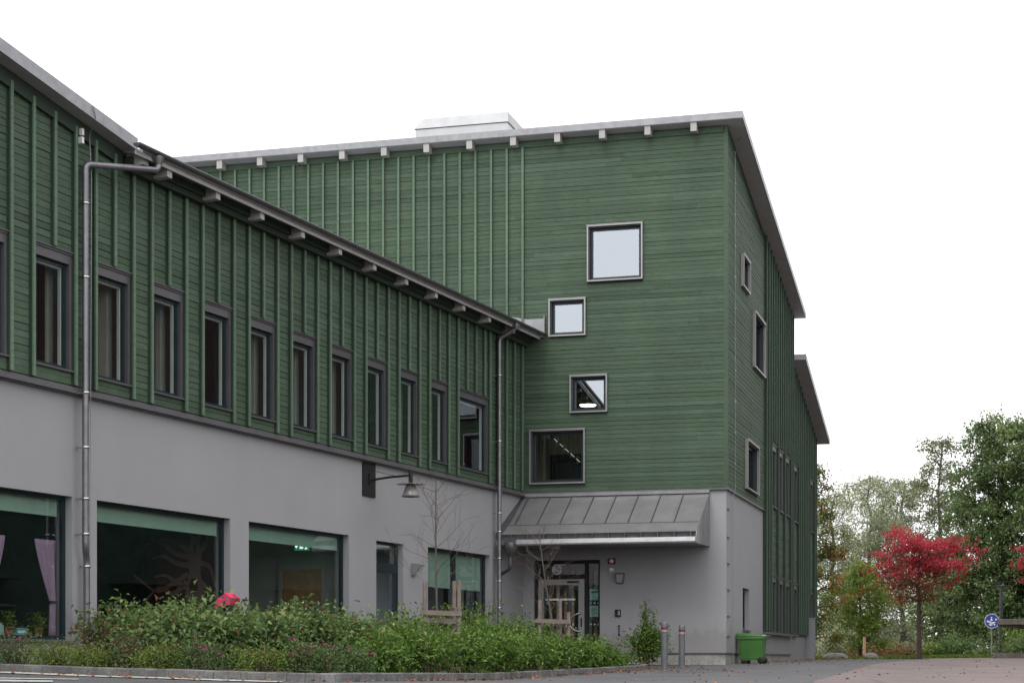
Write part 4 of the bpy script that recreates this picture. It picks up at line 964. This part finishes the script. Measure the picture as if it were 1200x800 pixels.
bl = ['front, at the bend of the kerb','front, right of the kerb bend','front, below the staked tree','front, just right of the left staked tree','front, between the two staked trees','front, left of the right staked tree','back, left of the left staked tree','back, around the stakes of the left tree','back, below the green blinds','back, at the foot of the corner downpipe','middle, right of the left staked tree','middle, left of the right staked tree','back, left of the entrance door','front, below the entrance door','front, in front of the entrance side glass','small, last one at the right tip of the bed','back, below the door handle','small, left of the kerb bend']
for i, (u, Y, rr, h) in enumerate(br):
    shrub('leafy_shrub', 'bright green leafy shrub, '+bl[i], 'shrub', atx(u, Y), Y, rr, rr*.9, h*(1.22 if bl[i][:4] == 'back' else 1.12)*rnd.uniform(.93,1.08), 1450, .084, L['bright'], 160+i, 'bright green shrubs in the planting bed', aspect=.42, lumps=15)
sp = [(18,23.9,.42,.52,L['spirea'],3,'dull green, at the left edge of the picture'),(238,22.1,.42,.50,L['spirea'],5,'dull pink, broad, near the kerb below the mural window'),(378,21.9,.36,.42,L['spirea'],4,'with pink heads, left of the kerb bend'),(418,22.2,.26,.36,L['spirea'],2,'small and grey, at the kerb bend'),(308,21.6,.38,.38,L['lime'],2,'lime green, low at the kerb in the middle'),(184,22.1,.36,.36,L['lime'],0,'lime green, low at the kerb left of the dull pink one'),(70,23.6,.5,.36,L['lime'],0,'lime green, low under the leftmost window'),(352,21.8,.3,.42,L['spirea'],3,'with pink heads, right of the lime green one'),(118,23.0,.4,.36,L['lime'],0,'lime green, low at the foot of the downpipe')]
for i, (u, Y, rr, h, mt, fl, s) in enumerate(sp):
    shrub('spirea_shrub', 'low spirea shrub, '+s, 'shrub', atx(u, Y), Y, rr, rr*.8, h, 1900, .036, mt, 200+i, 'low spirea shrubs along the kerb', aspect=.45, flowers=fl, lumps=22)
shrub('aster_plant', 'thin faded flowering plant at the tip of the bed beside the bright shrubs', 'plant', atx(716, 41.5), 41.5, .32, .3, .62, 420, .04, L['red'], 222, None, lumps=12)
shrub('rose_bush', 'upright climbing rose bush against the plaster wall left of the bollards', 'bush', atx(752, 43.6), 43.6, .66, .30, .98, 2200, .085, L['bright'], 223, None, lumps=11)
rs = shrub('rose_bush', 'narrow tall rose shoots rising from the bush beside the bollards', 'bush', atx(759, 43.75), 43.75, .26, .16, 1.48, 800, .075, L['bright'], 224, None, lumps=5)

# ---- bare young trees with stakes
def young_tree(x, y, h, label, seed, lean, leaves=6):
    r = random.Random(seed); z0 = g(x, y)+.06; t = thing('young_tree', label, 'tree', (x, y, z0), 0, 'staked young trees in the planting bed')
    m = MB(); path = []; n = 14
    for i in range(n+1): f = i/n; path.append((math.sin(f*4+seed)*.02+f*lean, math.cos(f*3)*.02, h*f))
    m.tube(path, [.022*(1-.8*i/n)+.003 for i in range(n+1)], 8); m.build('trunk', B_['grey'], t)
    tw = MB(); tips = []
    def br(p, d, ln, rad, lv):
        pts = [p]; q = p.copy(); dd = d.copy(); k = 5
        for i in range(k):
            dd = (dd+Vector((r.gauss(0,.12), r.gauss(0,.12), r.gauss(.03,.08)))).normalized(); q = q+dd*ln/k; pts.append(q.copy())
            if lv > 0 and i > 0 and r.random() < .8:
                a = Vector((r.gauss(0,1), r.gauss(0,1), r.gauss(.2,.6))).normalized(); br(q.copy(), (dd*.75+a*.65).normalized(), ln*r.uniform(.35,.6), rad*.55, lv-1)
        tw.tube(pts, [rad*(1-.7*i/k) for i in range(k+1)], 5, caps=False); tips.append(q)
    for i in range(19):
        f = .46+.53*i/19; a = i*2.4+r.uniform(-.4,.4); p = Vector(path[int(f*n)]); e = r.uniform(.35,.95)
        br(p, Vector((math.cos(a)*math.cos(e), math.sin(a)*math.cos(e), math.sin(e))), h*.235*(1.15-.75*(f-.5)*1.6), .0052, 2)
    tw.build('branches', B_['twig'], t)
    P = np.array([tuple(r.choice(tips)) for _ in range(leaves)]); leaf_mesh('last_leaves', P, np.random.default_rng(seed).normal(0,1,(leaves,3)), np.tile([0,0,1.],(leaves,1)), np.full(leaves,.045), np.linspace(.3,.9,leaves), L['birch'], t)
    return t
def stakes(x, y, pts, cross, label):
    z0 = g(x, y)+.05; t = thing('tree_stake', label, 'tree stakes', (x, y, z0), 0, 'timber stake frames around the young trees')
    tops = []
    for dx, dy, h in pts:
        m = MB(); m.tube([(dx,dy,-.1),(dx+.01,dy,h)], .035, 10); m.build('stake', M['timber'], t); tops.append((dx,dy))
    for i, j, z in cross:
        a, b = Vector((*tops[i], z)), Vector((*tops[j], z-.02)); d = (b-a).normalized(); s = Vector((-d.y, d.x, 0))*.014
        m = MB(); off = Vector((-d.y, d.x, 0))*-.05; a, b = a-d*.06+off, b+d*.06+off; u = Vector((0,0,.038)); m.hexa([a-s-u, b-s-u, b+s-u, a+s-u, a-s+u, b-s+u, b+s+u, a+s+u]); m.build('crossbar', M['timber'], t)
Y = 29.0; X = atx(515, Y); young_tree(X, Y, 3.12, 'taller bare young tree between three stakes in the middle of the bed', 3, -.07)
stakes(X, Y, [(-.24,-.1,1.46),(.22,.25,1.50),(.31,-.15,1.49)], [(0,2,.98),(1,2,1.04),(0,1,.86)], 'three tall timber stakes with crossbars around the taller bare tree')
Y = 33.0; X = atx(655, Y); young_tree(X, Y, 2.55, 'smaller bare young tree in front of the entrance door', 8, -.36)
stakes(X, Y, [(-.36,-.05,1.30),(.02,.3,1.30),(.16,-.2,1.08)], [(0,2,.92),(1,2,.86)], 'three timber stakes around the smaller tree in front of the entrance')

# ---- background trees
def tree(name, label, x, y, h, R_, cb, n, leaf, mat, seed, bark='dark', trunk_r=.16, shape='round', droop=0, lean=0, group=None, nl=26, sigma=.11, cat='tree', tone_mu=.48, aspect=.6, twotone=None, flat=.75, ztone=0):
    r = np.random.default_rng(seed); z0 = g(x, y)-.08; t = thing(name, label, cat, (x, y, z0), 0, group)
    m = MB(); path = [Vector((lean*f*f*h+r.normal()*.012*h*f, r.normal()*.012*h*f, f*h*.93)) for f in np.linspace(0, 1, 10)]
    m.tube(path, [trunk_r*(1-.85*f)**.9+.012 for f in np.linspace(0, 1, 10)], 9)
    C = []
    for i in range(nl):
        f = cb+(0.98-cb)*((i+r.uniform(0,.8))/nl); q = (f-cb)/(1-cb)
        rad = R_*{'round': math.sqrt(max(.04, 1-(2*q-.85)**2*.72)), 'cone': (1.02-.85*q)*(.55+.45*min(1, q*5)), 'oval': math.sqrt(max(.05, 1-(2*q-.85)**2*.8)), 'umbrella': (.45+1.1*q if q < .5 else math.sqrt(max(.12, 1-((q-.5)/.56)**2)))}[shape]
        a = i*2.399+r.uniform(-.5,.5); ln = rad*r.uniform(.65,1.08)
        k = min(9, int(f*10)); p = path[k].lerp(path[min(9, k+1)], f*10-int(f*10)) if k < 9 else path[9]
        e = r.uniform(.15,.65); d = Vector((math.cos(a), math.sin(a), math.tan(e)*.8)); 
        end = p+Vector((d.x*ln, d.y*ln, d.z*ln*.55-droop*ln*.5)); mid = p.lerp(end, .5)+Vector((0,0,ln*(.10+droop*.3)))
        m.tube([p, mid, end], [trunk_r*.34*(1-.6*f), trunk_r*.2*(1-.5*f), .012], 6, caps=False)
        for s_ in range(7):
            tt = r.uniform(.28,1.05); b = p.lerp(mid, min(1, tt*2)) if tt < .5 else mid.lerp(end, min(1.05, tt*2-1))
            sub = b+Vector(tuple(r.normal(0, 1, 3)*np.array([1,1,.7])*ln*.23))-Vector((0,0,droop*ln*.5*r.uniform(0,1)))
            m.tube([b, b.lerp(sub,.6), sub], [.022*trunk_r/.16, .014*trunk_r/.16, .006], 4, caps=False); C.append((tuple(sub), .75+.5*r.random(), ln))
    m.build('trunk', B_[bark], t)
    cen = np.array([c[0] for c in C]); w = np.array([c[1] for c in C]); nc = len(cen)
    pw = np.array([c[2] for c in C])**1.6; ci = r.choice(nc, n, p=pw/pw.sum()); sg = sigma*R_*w[ci][:, None]
    P = cen[ci]+r.normal(0, 1, (n, 3))*sg*np.array([1.25 if flat < .6 else 1,1.25 if flat < .6 else 1,flat])
    if droop: P[:, 2] -= np.abs(r.normal(0, 1, n))*droop*R_*.35
    P[:, 2] = np.maximum(P[:, 2], .12)
    cl = r.normal(0, .13, nc)
    tone = np.clip(tone_mu+cl[ci]+r.normal(0, .13, n), 0, 1)
    if twotone is not None: tone = np.where(r.random(n) < np.clip(twotone(P, h, R_), 0, 1), np.clip(r.uniform(.76,1,n), 0, 1), tone*.58)
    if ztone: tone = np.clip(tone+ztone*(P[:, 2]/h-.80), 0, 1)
    D = r.normal(0, 1, (n, 3))+np.array([0, 0, -.5-droop*2]); U = np.array([0,0,.9])+r.normal(0,.55,(n,3))
    leaf_mesh('crown', P, D, U, leaf*r.uniform(.6,1.25,n), tone, mat, t, aspect)
    return t
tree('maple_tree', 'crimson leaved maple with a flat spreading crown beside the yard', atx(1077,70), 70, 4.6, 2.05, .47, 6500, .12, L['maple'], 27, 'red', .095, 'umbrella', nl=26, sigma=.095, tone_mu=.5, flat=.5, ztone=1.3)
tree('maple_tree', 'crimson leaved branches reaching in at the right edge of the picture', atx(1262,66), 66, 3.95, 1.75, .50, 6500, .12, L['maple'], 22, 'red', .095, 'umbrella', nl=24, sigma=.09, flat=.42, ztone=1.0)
gt_ = 'trees beyond the yard'
tree('broadleaf_tree', 'big dense dark green tree behind the blue sign', atx(1172,86), 86, 11.6, 2.55, .06, 34000, .18, L['oak'], 31, 'dark', .22, 'round', group=gt_, nl=60, sigma=.095, lean=.006)
tree('broadleaf_tree', 'dark green tree crown at the right edge of the picture behind the lamp post', atx(1238,84), 84, 10.8, 2.7, .07, 28000, .18, L['oak'], 32, 'dark', .2, 'round', group=gt_, nl=52, sigma=.10)
tree('broadleaf_tree', 'mid green lower tree between the red maple and the big dark tree', atx(1120,90), 90, 6.4, 1.8, .05, 13000, .16, L['oak'], 33, 'dark', .14, 'round', group=gt_, nl=34, sigma=.13, tone_mu=.6)
tree('birch_tree', 'tall thin airy birch with sparse leaves and sky showing through', atx(1101,92), 92, 11.9, 1.65, .18, 7500, .15, L['birch'], 34, 'grey', .14, 'oval', .05, group=gt_, nl=34, sigma=.11)
tree('willow_tree', 'silver green drooping willow right beside the building', atx(975,95), 95, 9.4, 1.9, .06, 17000, .15, L['willow'], 35, 'grey', .16, 'round', .35, group=gt_, nl=40, sigma=.11, aspect=.32)
tree('willow_tree', 'silver green drooping willow with the highest rounded crown behind the green shrub', atx(1018,98), 98, 10.6, 2.0, .05, 19000, .15, L['willow'], 36, 'grey', .16, 'round', .35, group=gt_, nl=44, sigma=.11, aspect=.32)
tree('willow_tree', 'grey green willow directly above the red maple', atx(1058,96), 96, 10.2, 2.0, .05, 19000, .15, L['willow'], 37, 'grey', .16, 'round', .28, group=gt_, nl=44, sigma=.12, aspect=.36, tone_mu=.30)
tree('rowan_tree', 'green tree with orange red branch ends just behind the building corner', atx(951,72), 72, 7.9, 1.35, .10, 9500, .12, L['orange'], 41, 'dark', .11, 'round', nl=32, sigma=.12, twotone=lambda P, h, R_: np.where((P[:, 0] > .75)&(P[:, 2] < 4.4)&(P[:, 2] > 2.2), .42, .07))
tree('hazel_tree', 'small bright green bushy tree behind the wooden post', atx(1008,76), 76, 4.1, 1.45, .08, 8500, .12, L['lime'], 42, 'dark', .07, 'oval', nl=30, sigma=.11, tone_mu=.58)
bs = [(1124,80,1.15,1.15,'spirea','rounded grey green bush at the foot of the dark tree'),(1096,81,.9,.75,'lime','yellow green bush right of the red maple trunk'),(1150,79,.7,.55,'oak','dark low bush left of the blue sign'),(1188,78,1.2,1.05,'oak','dark hedge bush behind the concrete shelter'),(1200,81,1.3,1.5,'lime','yellow green bush behind the concrete shelter'),(1058,80,.8,.8,'birch','olive bush behind the red maple trunk'),(972,78,.8,1.0,'willow','pale bush beside the building end'),(1036,82,.9,.85,'birch','olive bush left of the red maple'),(985,82,1.0,1.6,'willow','pale bush behind the left boulder')]
for i, (u, Y, rr, h, mt, s) in enumerate(bs):
    shrub('bush', s, 'bush', atx(u, Y), Y, rr, rr*.8, h, 2600, .10, L[mt], 260+i, 'bushes beyond the yard', lumps=18, base=g(atx(u, Y), Y)-.05)
# far wood closing the view
def far_wood():
    r = np.random.default_rng(5); n = 60000; X = r.uniform(-10, 75, n); Y = 125+r.normal(0, 5, n)
    top = 4.6+1.6*np.sin(X*.23)+1.1*np.sin(X*.61+1)+.6*np.sin(X*1.7); Z = r.beta(1.3, 1.15, n)*top-1.2
    P = np.c_[X, Y, Z]; D = r.normal(0, 1, (n, 3)); U = np.array([0,0,.9])+r.normal(0,.6,(n,3))
    tone = np.clip(.45+.2*np.sin(X*.8+Z)+r.normal(0,.13,n), 0, 1)
    o = leaf_mesh('far_wood', P, D, U, .34*r.uniform(.6,1.3,n), tone, L['birch'], None, .6)
    tag(o, 'low hazy olive wood closing the view behind the separate trees', 'wood', kind='stuff')
far_wood()
def grass():
    r = np.random.default_rng(9); n = 16000; X = r.uniform(10.5, 34, n); Y = 72.5+np.abs(r.normal(0, 4.5, n)); Z = G(X, Y)-.05
    P = np.c_[X, Y, Z+.07]; D = np.c_[r.normal(0,.35,n), r.normal(0,.35,n), np.ones(n)]; U = np.c_[r.normal(0,1,n), -np.ones(n), np.zeros(n)]
    o = leaf_mesh('rough_grass', P, D, U, r.uniform(.12,.34,n), np.clip(r.normal(.5,.25,n),0,1), L['lime'], None, .13); tag(o, 'rough grass verge along the far edge of the yard', 'grass', kind='stuff')
grass()
def fallen():
    r = np.random.default_rng(4); pts = []
    kp = [(p.x, p.y) for p in resample(K, .1)]; ko = offset(kp, -.02)
    for _ in range(520):
        i = int(r.integers(0, len(kp))); d = abs(r.normal(0,.22))+.03; a = offset(kp[max(0,i-1):i+2], -d); q = a[min(1, len(a)-1)]; pts.append(q)
    for _ in range(420): pts.append((r.uniform(-2, 14), r.uniform(21, 66)))
    for _ in range(260): x_ = r.uniform(-1.5, 4.5); pts.append((x_, r.uniform(33, 44)))
    for _ in range(160):
        a = B2W(r.uniform(.1,1.6), r.uniform(0,20), 0); pts.append((a.x, a.y))
    P = np.array(pts); n = len(P); Z = G(P[:, 0], P[:, 1])+.018
    o = leaf_mesh('fallen_leaves', np.c_[P, Z], np.c_[r.normal(0,1,n), r.normal(0,1,n), r.normal(0,.12,n)], np.c_[r.normal(0,.25,n), r.normal(0,.25,n), np.ones(n)], r.uniform(.04,.085,n), r.uniform(0,1,n), L['fallen'], None, .7, .12)
    tag(o, 'scattered orange and brown fallen leaves along the kerb and on the asphalt', 'leaves', kind='stuff')
    n = 1500; X = np.concatenate([r.normal(atx(998,79),.55,n//2), r.normal(atx(1042,79),.65,n//2)]); Y = r.normal(79,.6,n); Z = G(X, Y)-.02+.75*np.exp(-((Y-79.3)/.8)**2)*r.uniform(0,1,n)
    o = leaf_mesh('leaf_bank', np.c_[X, Y, Z], r.normal(0,1,(n,3)), np.array([0,-.5,1])+r.normal(0,.4,(n,3)), r.uniform(.07,.14,n), r.uniform(0,.55,n), L['fallen'], None, .7); tag(o, 'heaped orange fallen leaves behind the boulders', 'leaves', kind='stuff')
fallen()

# ================================================================== street furniture
def bollard(x, y, h, label):
    t = thing('bollard', label, 'bollard', (x, y, g(x, y)-.02), 0, 'steel bollards in front of the entrance wall'); r = .075
    m = MB(); m.lathe([(r,0),(r,h-.23)], n=22); m.build('post', M['bollard'], t)
    m = MB(); m.lathe([(r+.004,h-.23),(r+.006,h-.215),(r+.004,h-.20)], n=22); m.lathe([(r,h-.2),(r,h-.185)], n=22); m.build('collar', M['band'], t)
    m = MB(); m.lathe([(r+.002,h-.185),(r+.002,h-.13)], n=22); m.build('reflector_band', M['red'], t)
    m = MB(); m.lathe([(r,h-.13),(r,h-.06),(r*.85,h-.025),(r*.5,h-.005),(0,h)], n=22); m.build('cap', M['bollard'], t)
bollard(atx(778.5,40.6), 40.6, 1.09, 'nearer and taller grey bollard with a red band beside the rose bush')
bollard(atx(799,42.6), 42.6, 1.03, 'grey bollard with a red band standing farther right near the wall corner')
# green wheeled bin
def bin_():
    x, y = B2W(.62, 1.25, 0)[:2]; x, y = atx(882, 46.0), 46.0
    t = thing('wheeled_bin', 'bright green wheeled bin parked at the corner of the building', 'bin', (x, y, g(x, y)), R(-22))
    w0, w1, h0, h1, d0, d1 = .28, .335, .10, .68, .19, .24
    m = MB(); m.hexa([(-w0,-d0,h0),(w0,-d0,h0),(w0,d0,h0),(-w0,d0,h0),(-w1,-d1,h1),(w1-.02,-d1,h1),(w1-.02,d1,h1),(-w1,d1,h1)]); m.box(-w1-.02,w1,-d1-.02,d1+.02,h1-.07,h1+.005); m.build('bin_body', M['greenbin'], t, .018)
    m = MB(); m.hexa([(-w1-.035,-d1-.03,h1+.006),(w1+.02,-d1-.03,h1+.006),(w1+.02,d1+.03,h1+.006),(-w1-.035,d1+.03,h1+.006),(-w1-.02,-d1,h1+.10),(w1-.04,-d1,h1+.06),(w1-.04,d1,h1+.06),(-w1-.02,d1,h1+.10)]); m.build('lid', M['greenbin'], t, .02)
    m = MB(); m.tube([(w1+.03,-d1+.03,h1+.02),(w1+.06,-d1+.03,h1+.02),(w1+.06,d1-.03,h1+.02),(w1+.03,d1-.03,h1+.02)], .015, 8); m.build('handle', M['greenbin'], t)
    for sy in (-1, 1):
        m = MB(); m.lathe([(.0,-.025),(.075,-.025),(.085,-.012),(.085,.012),(.075,.025),(0,.025)], n=18); o = m.build('wheel', M['rubber'], t); o.rotation_euler = (R(90),0,0); o.location = (w0-.02, sy*(d0+.0), .085)
    m = MB(); m.box(-w0+.02,-w0+.18,-d0+.02,d0-.02,0,.089); m.build('foot', M['rubber'], t)
    m = MB(); m.box(w0-.06,w0+.005,-.05,.05,.14,.24); m.build('axle_bracket', M['rubber'], t)
bin_()
# grey utility cabinet at the far end of the side wall
x_, y_ = atx(947.5, 62), 62
cb_ = thing('utility_cabinet', 'tall grey steel cabinet at the far end of the side wall', 'cabinet', (x_, y_, g(x_, y_)), RZB)
m = MB(); m.box(-.18,.2,-.18,.3,0,1.40); m.build('cabinet_body', M['sheet_grey'], cb_, .008); m = MB(); m.box(-.165,.12,-.195,-.181,.05,1.36); m.build('door', M['sheet_grey'], cb_, .004); m = MB(); m.box(.05,.10,-.21,-.196,.66,.72); m.build('handle', M['galv'], cb_)
m = MB(); m.box(-.2,.22,-.2,.32,1.402,1.43); m.build('cabinet_top', M['galv'], cb_)
# bicycle & pushchair behind the hedge
def wheel(mb, c, r, t=.018, n=28): mb.tube([(c[0]+r*math.cos(a), c[1], c[2]+r*math.sin(a)) for a in [i*2*math.pi/n for i in range(n+1)]], t, 6, caps=False)
bx, by = atx(334, 31.2), 31.2
bk_ = thing('bicycle', 'black bicycle with a bright handlebar parked behind the hedge', 'bicycle', (bx, by, g(bx, by)+.08), R(20))
for c in (-.52, .52):
    m = MB(); wheel(m, (c,0,.34), .32); w_ = m.build('wheel', M['rubber'], bk_); m = MB()
    for i in range(9): a = i*2*math.pi/9; m.tube([(c,0,.34),(c+.31*math.cos(a),0,.34+.31*math.sin(a))], .002, 4)
    m.build('spokes', M['chrome'], w_)
m = MB(); A_, Bp, Cp, Dp = (-.02,0,.30),(-.18,0,.86),(.36,0,.86),(.40,0,.78)
for a, b in ((A_,Bp),(Bp,Cp),(A_,Dp),(A_,(.0-.52,0,.34)),(Bp,(-.52,0,.34)),((.36,0,.95),(.52,0,.34))): m.tube([a,b], .016, 8)
m.build('frame', M['black'], bk_)
m = MB(); m.tube(bend([(.2,-.3,1.09),(.33,-.24,1.13),(.38,0,1.08),(.33,.24,1.13),(.2,.3,1.09)],.08), .013, 8); m.tube([(.36,0,.95),(.38,0,1.08)], .014, 8); m.build('handlebar', M['chrome'], bk_)
m = MB(); m.box(.40,.62,-.16,.16,.86,1.05); m.build('basket', M['navy'], bk_, .02)
m = MB(); m.poly([(-.34,-.08,.98),(-.34,.08,.98),(-.1,.035,.98),(.0,0,.98),(-.1,-.035,.98)], (0,0,.05)); m.tube([(-.18,0,.86),(-.2,0,.98)], .013, 8); m.build('saddle', M['rubber'], bk_, .012)
px, py = atx(266, 27.6), 27.6
pc = thing('pushchair', 'pushchair with a pink hood showing above the hedge between two windows', 'pushchair', (px, py, g(px, py)+.02), R(170))
m = MB(); n = 9; pts = []
for i in range(n):
    a = math.radians(-8+118*i/(n-1))
    for k in range(9): b = math.pi*k/8; pts.append((.04+math.cos(a)*.24*(.35+.65*math.sin(b))-.08, -math.cos(b)*.20, .94+math.sin(a)*.24*(.55+.45*math.sin(b))))
m.add(pts, [(i*9+k, i*9+k+1, (i+1)*9+k+1, (i+1)*9+k) for i in range(n-1) for k in range(8)], .5, True); o = m.build('hood', M['pink'], pc); sm = o.modifiers.new('s','SOLIDIFY'); sm.thickness = .02
m = MB(); m.poly([(-.15,-.21,1.12),(-.03,-.21,1.20),(.03,-.21,1.06),(-.02,-.21,.98),(-.12,-.21,1.0)], (0,.42,0)); m.build('visor', M['pink'], pc, .015)
m = MB(); m.hexa([(-.2,-.17,.42),(.12,-.17,.46),(.12,.17,.46),(-.2,.17,.42),(-.2,-.17,.5),(.16,-.17,1.02),(.16,.17,1.02),(-.2,.17,.5)]); m.box(-.12,-.085,-.18,.18,.80,1.10); m.build('seat', M['navy'], pc, .02)
m = MB()
for s_ in (-.2, .2): m.tube(bend([(.3,s_,.1),(-.05,s_,.55),(-.32,s_,1.08)],.1), .008, 7); m.tube([(-.28,s_,.1),(.12,s_,.5)], .012, 7)
m.tube([(-.32,-.2,1.08),(-.32,.2,1.08)], .014, 8); m.build('frame', M['black'], pc)
for wx in (-.28,.3):
    for s_ in (-.22,.22): m = MB(); wheel(m, (wx,s_,.1), .085, .016, 18); m.tube([(wx,s_-.01,.1),(wx,s_+.01,.1)], .02, 8); m.build('wheel', M['rubber'], pc)
# potted plants and boxes on the shelf in the leftmost window
for i, (x, s) in enumerate(((-20.15,'leaf'),(-19.42,'leaf'))):
    p = A2W(x, .42, .352); t = thing('potted_plant', 'potted plant in a clay pot on the window shelf, '+('left of the blue box' if i == 0 else 'right of the blue box'), 'plant', p, RZA, 'potted plants in the leftmost window')
    m = MB(); m.lathe([(.05,0),(.075,.12),(.08,.12),(.08,.14),(.066,.14),(.06,.12),(0,.12)], n=16); m.build('pot', M['terracotta'], t)
    r = np.random.default_rng(50+i); n = 90; P = np.c_[r.normal(0,.055,n), r.normal(0,.05,n), r.uniform(.14,.38,n)]; leaf_mesh('foliage', P, r.normal(0,1,(n,3))+np.array([0,0,.6]), np.array([0,0,1])+r.normal(0,.5,(n,3)), r.uniform(.04,.08,n), r.uniform(.2,.9,n), L['lime'], t)
p = A2W(-19.86, .40, .352); t = thing('box', 'small bright blue box between the potted plants in the leftmost window', 'box', p, RZA); m = MB(); m.box(-.13,.13,0,.10,0,.13); m.build('carton', M['bluep'], t, .004); m = MB(); m.box(-.10,.10,-.003,-.0005,.05,.09); m.build('band', M['signwhite'], t)
p = A2W(-20.36, .40, .352); t = thing('carton', 'pale turquoise carton left of the potted plants in the leftmost window', 'carton', p, RZA); m = MB(); m.poly([(-.06,0,0),(.06,0,0),(.06,0,.15),(0,0,.20),(-.06,0,.15)], (0,.1,0)); m.build('carton_body', M['paper'], t)
# blue round sign, lamp post, shelter, post with box, boulders
x, y = atx(1162,74), 74; zg = g(x, y)
t = thing('road_sign', 'round blue sign with white walking figures on a thin pole', 'sign', (x, y, zg-.03), 0)
m = MB(); m.tube([(0,0,0),(0,0,1.8)], .03, 10); m.build('pole', M['galv'], t)
m = MB(); m.poly([(.30*math.cos(a), -.05, 1.52+.30*math.sin(a)) for a in [i*2*math.pi/32 for i in range(32)]], (0,.015,0)); m.build('disc', M['signblue'], t)
m = MB(); yy = -.056
def P2(pts): m.poly([(a, yy, 1.52+b) for a, b in pts], (0,.005,0))
P2([(-.07,.0),(.03,.0),(.01,.10),(-.04,.10)]); P2([(-.04+.03*math.cos(a)+.025,.14+.035*math.sin(a)) for a in [i*2*math.pi/10 for i in range(10)]]); P2([(.12,.03),(.21,.03),(.20,.10),(.14,.10)])
P2([(-.22,-.03),(-.19,.03),(-.08,-.01),(-.02,-.06),(.06,-.03),(.16,-.05),(.10,-.10),(.0,-.12),(-.1,-.08)]); P2([(-.14,-.14),(-.06,-.11),(.04,-.16),(-.06,-.20)]); P2([(.05,-.12),(.15,-.12),(.11,-.20)])
m.build('white_figures', M['signwhite'], t)
m = MB(); m.poly([(.30*math.cos(a), -.052, 1.52+.30*math.sin(a)) for a in [i*2*math.pi/32 for i in range(33)]]+[(.28*math.cos(a), -.052, 1.52+.28*math.sin(a)) for a in [i*2*math.pi/32 for i in range(32,-1,-1)]], (0,.002,0)); m.build('rim', M['signwhite'], t)
x, y = atx(1172,78), 78
t = thing('street_lamp', 'slim dark lamp post with a flat topped lantern behind the shelter', 'street lamp', (x, y, g(x, y)-.08), R(0)); 
m = MB(); m.tube([(-.03,0,0),(.06,0,2.95)], [.075,.06], 12); m.build('post', M['casing_dark'], t)
m = MB(); m.lathe([(.08,2.95),(.24,3.12),(.24,3.14)], (.06,0,0), 16); m.build('lantern', M['lampglass'], t); m = MB(); m.lathe([(0,3.20),(.34,3.17),(.34,3.145),(0,3.141)], (.06,0,0), 16); m.build('lamp_cap', M['casing_dark'], t)
x, y = atx(1168,66), 66; zg = g(x, y)
t = thing('shelter', 'low flat roofed concrete shelter at the right edge of the picture', 'shelter', (x, y, 0), R(-17))
m = MB(); m.hexa([(0,0,1.26),(5,0,1.26),(5,5,1.26),(0,5,1.26),(0,0,1.47),(5,0,1.47),(5,5,1.47),(0,5,1.47)]); m.build('roof_slab', M['slab'], t, .02)
m = MB(); m.poly([(.3,.4,1.258),(4.6,.4,1.258),(4.6,.4,.85),(2.2,.4,.95)], (0,4,0)); m.build('soffit_beam', M['slab'], t)
m = MB(); m.box(-.15,5,.6,1.0,zg-.1,zg+.20); m.build('low_wall', M['slab'], t, .02)
m = MB(); m.box(3.9,4.2,1.6,1.9,zg,.9); m.build('column', M['slab'], t); m = MB(); m.box(3.9,4.2,3.6,3.9,zg,1.25); m.build('column', M['slab'], t)
x, y = atx(1013,73.5), 73.5
t = thing('wooden_post', 'short reddish wooden post with a black box on top near the boulders', 'post', (x, y, g(x, y)-.08), 0); m = MB(); m.box(-.05,.05,-.05,.05,0,.98); m.build('post', M['pine'], t); m = MB(); m.box(.052,.20,-.09,.09,.78,1.0); m.build('box', M['black'], t, .02)
def boulder(u, Y, sx, sz, label, seed):
    r = np.random.default_rng(seed); x = atx(u, Y); m = MB(); n, k = 20, 10; pts = []; ph = r.uniform(0, 6, 6)
    for i in range(k+1):
        b = math.pi/2*i/k
        for j_ in range(n):
            a = 2*math.pi*j_/n; q = 1+.10*math.sin(2*a+ph[0])+.07*math.sin(3*a+ph[1]+2*b)+.04*math.sin(7*a+5*b+ph[2]); pts.append((math.cos(a)*math.cos(b)**.7*sx*q, math.sin(a)*math.cos(b)**.7*sx*.7*q, math.sin(b)*sz*(1+.08*math.sin(3*a+ph[3])*math.cos(b))-.08))
    m.add(pts, [(i*n+j_, i*n+(j_+1)%n, (i+1)*n+(j_+1)%n, (i+1)*n+j_) for i in range(k) for j_ in range(n)], .5, True)
    o = m.build('boulder', M['stone']); o.location = (x, Y, g(x, Y)); tag(o, label, 'boulder', 'granite boulders at the edge of the path')
boulder(979, 73, .55, .36, 'broad flat granite boulder beside the building end', 1); boulder(1020.5, 73, .30, .34, 'small pale pointed boulder beside the wooden post', 2)
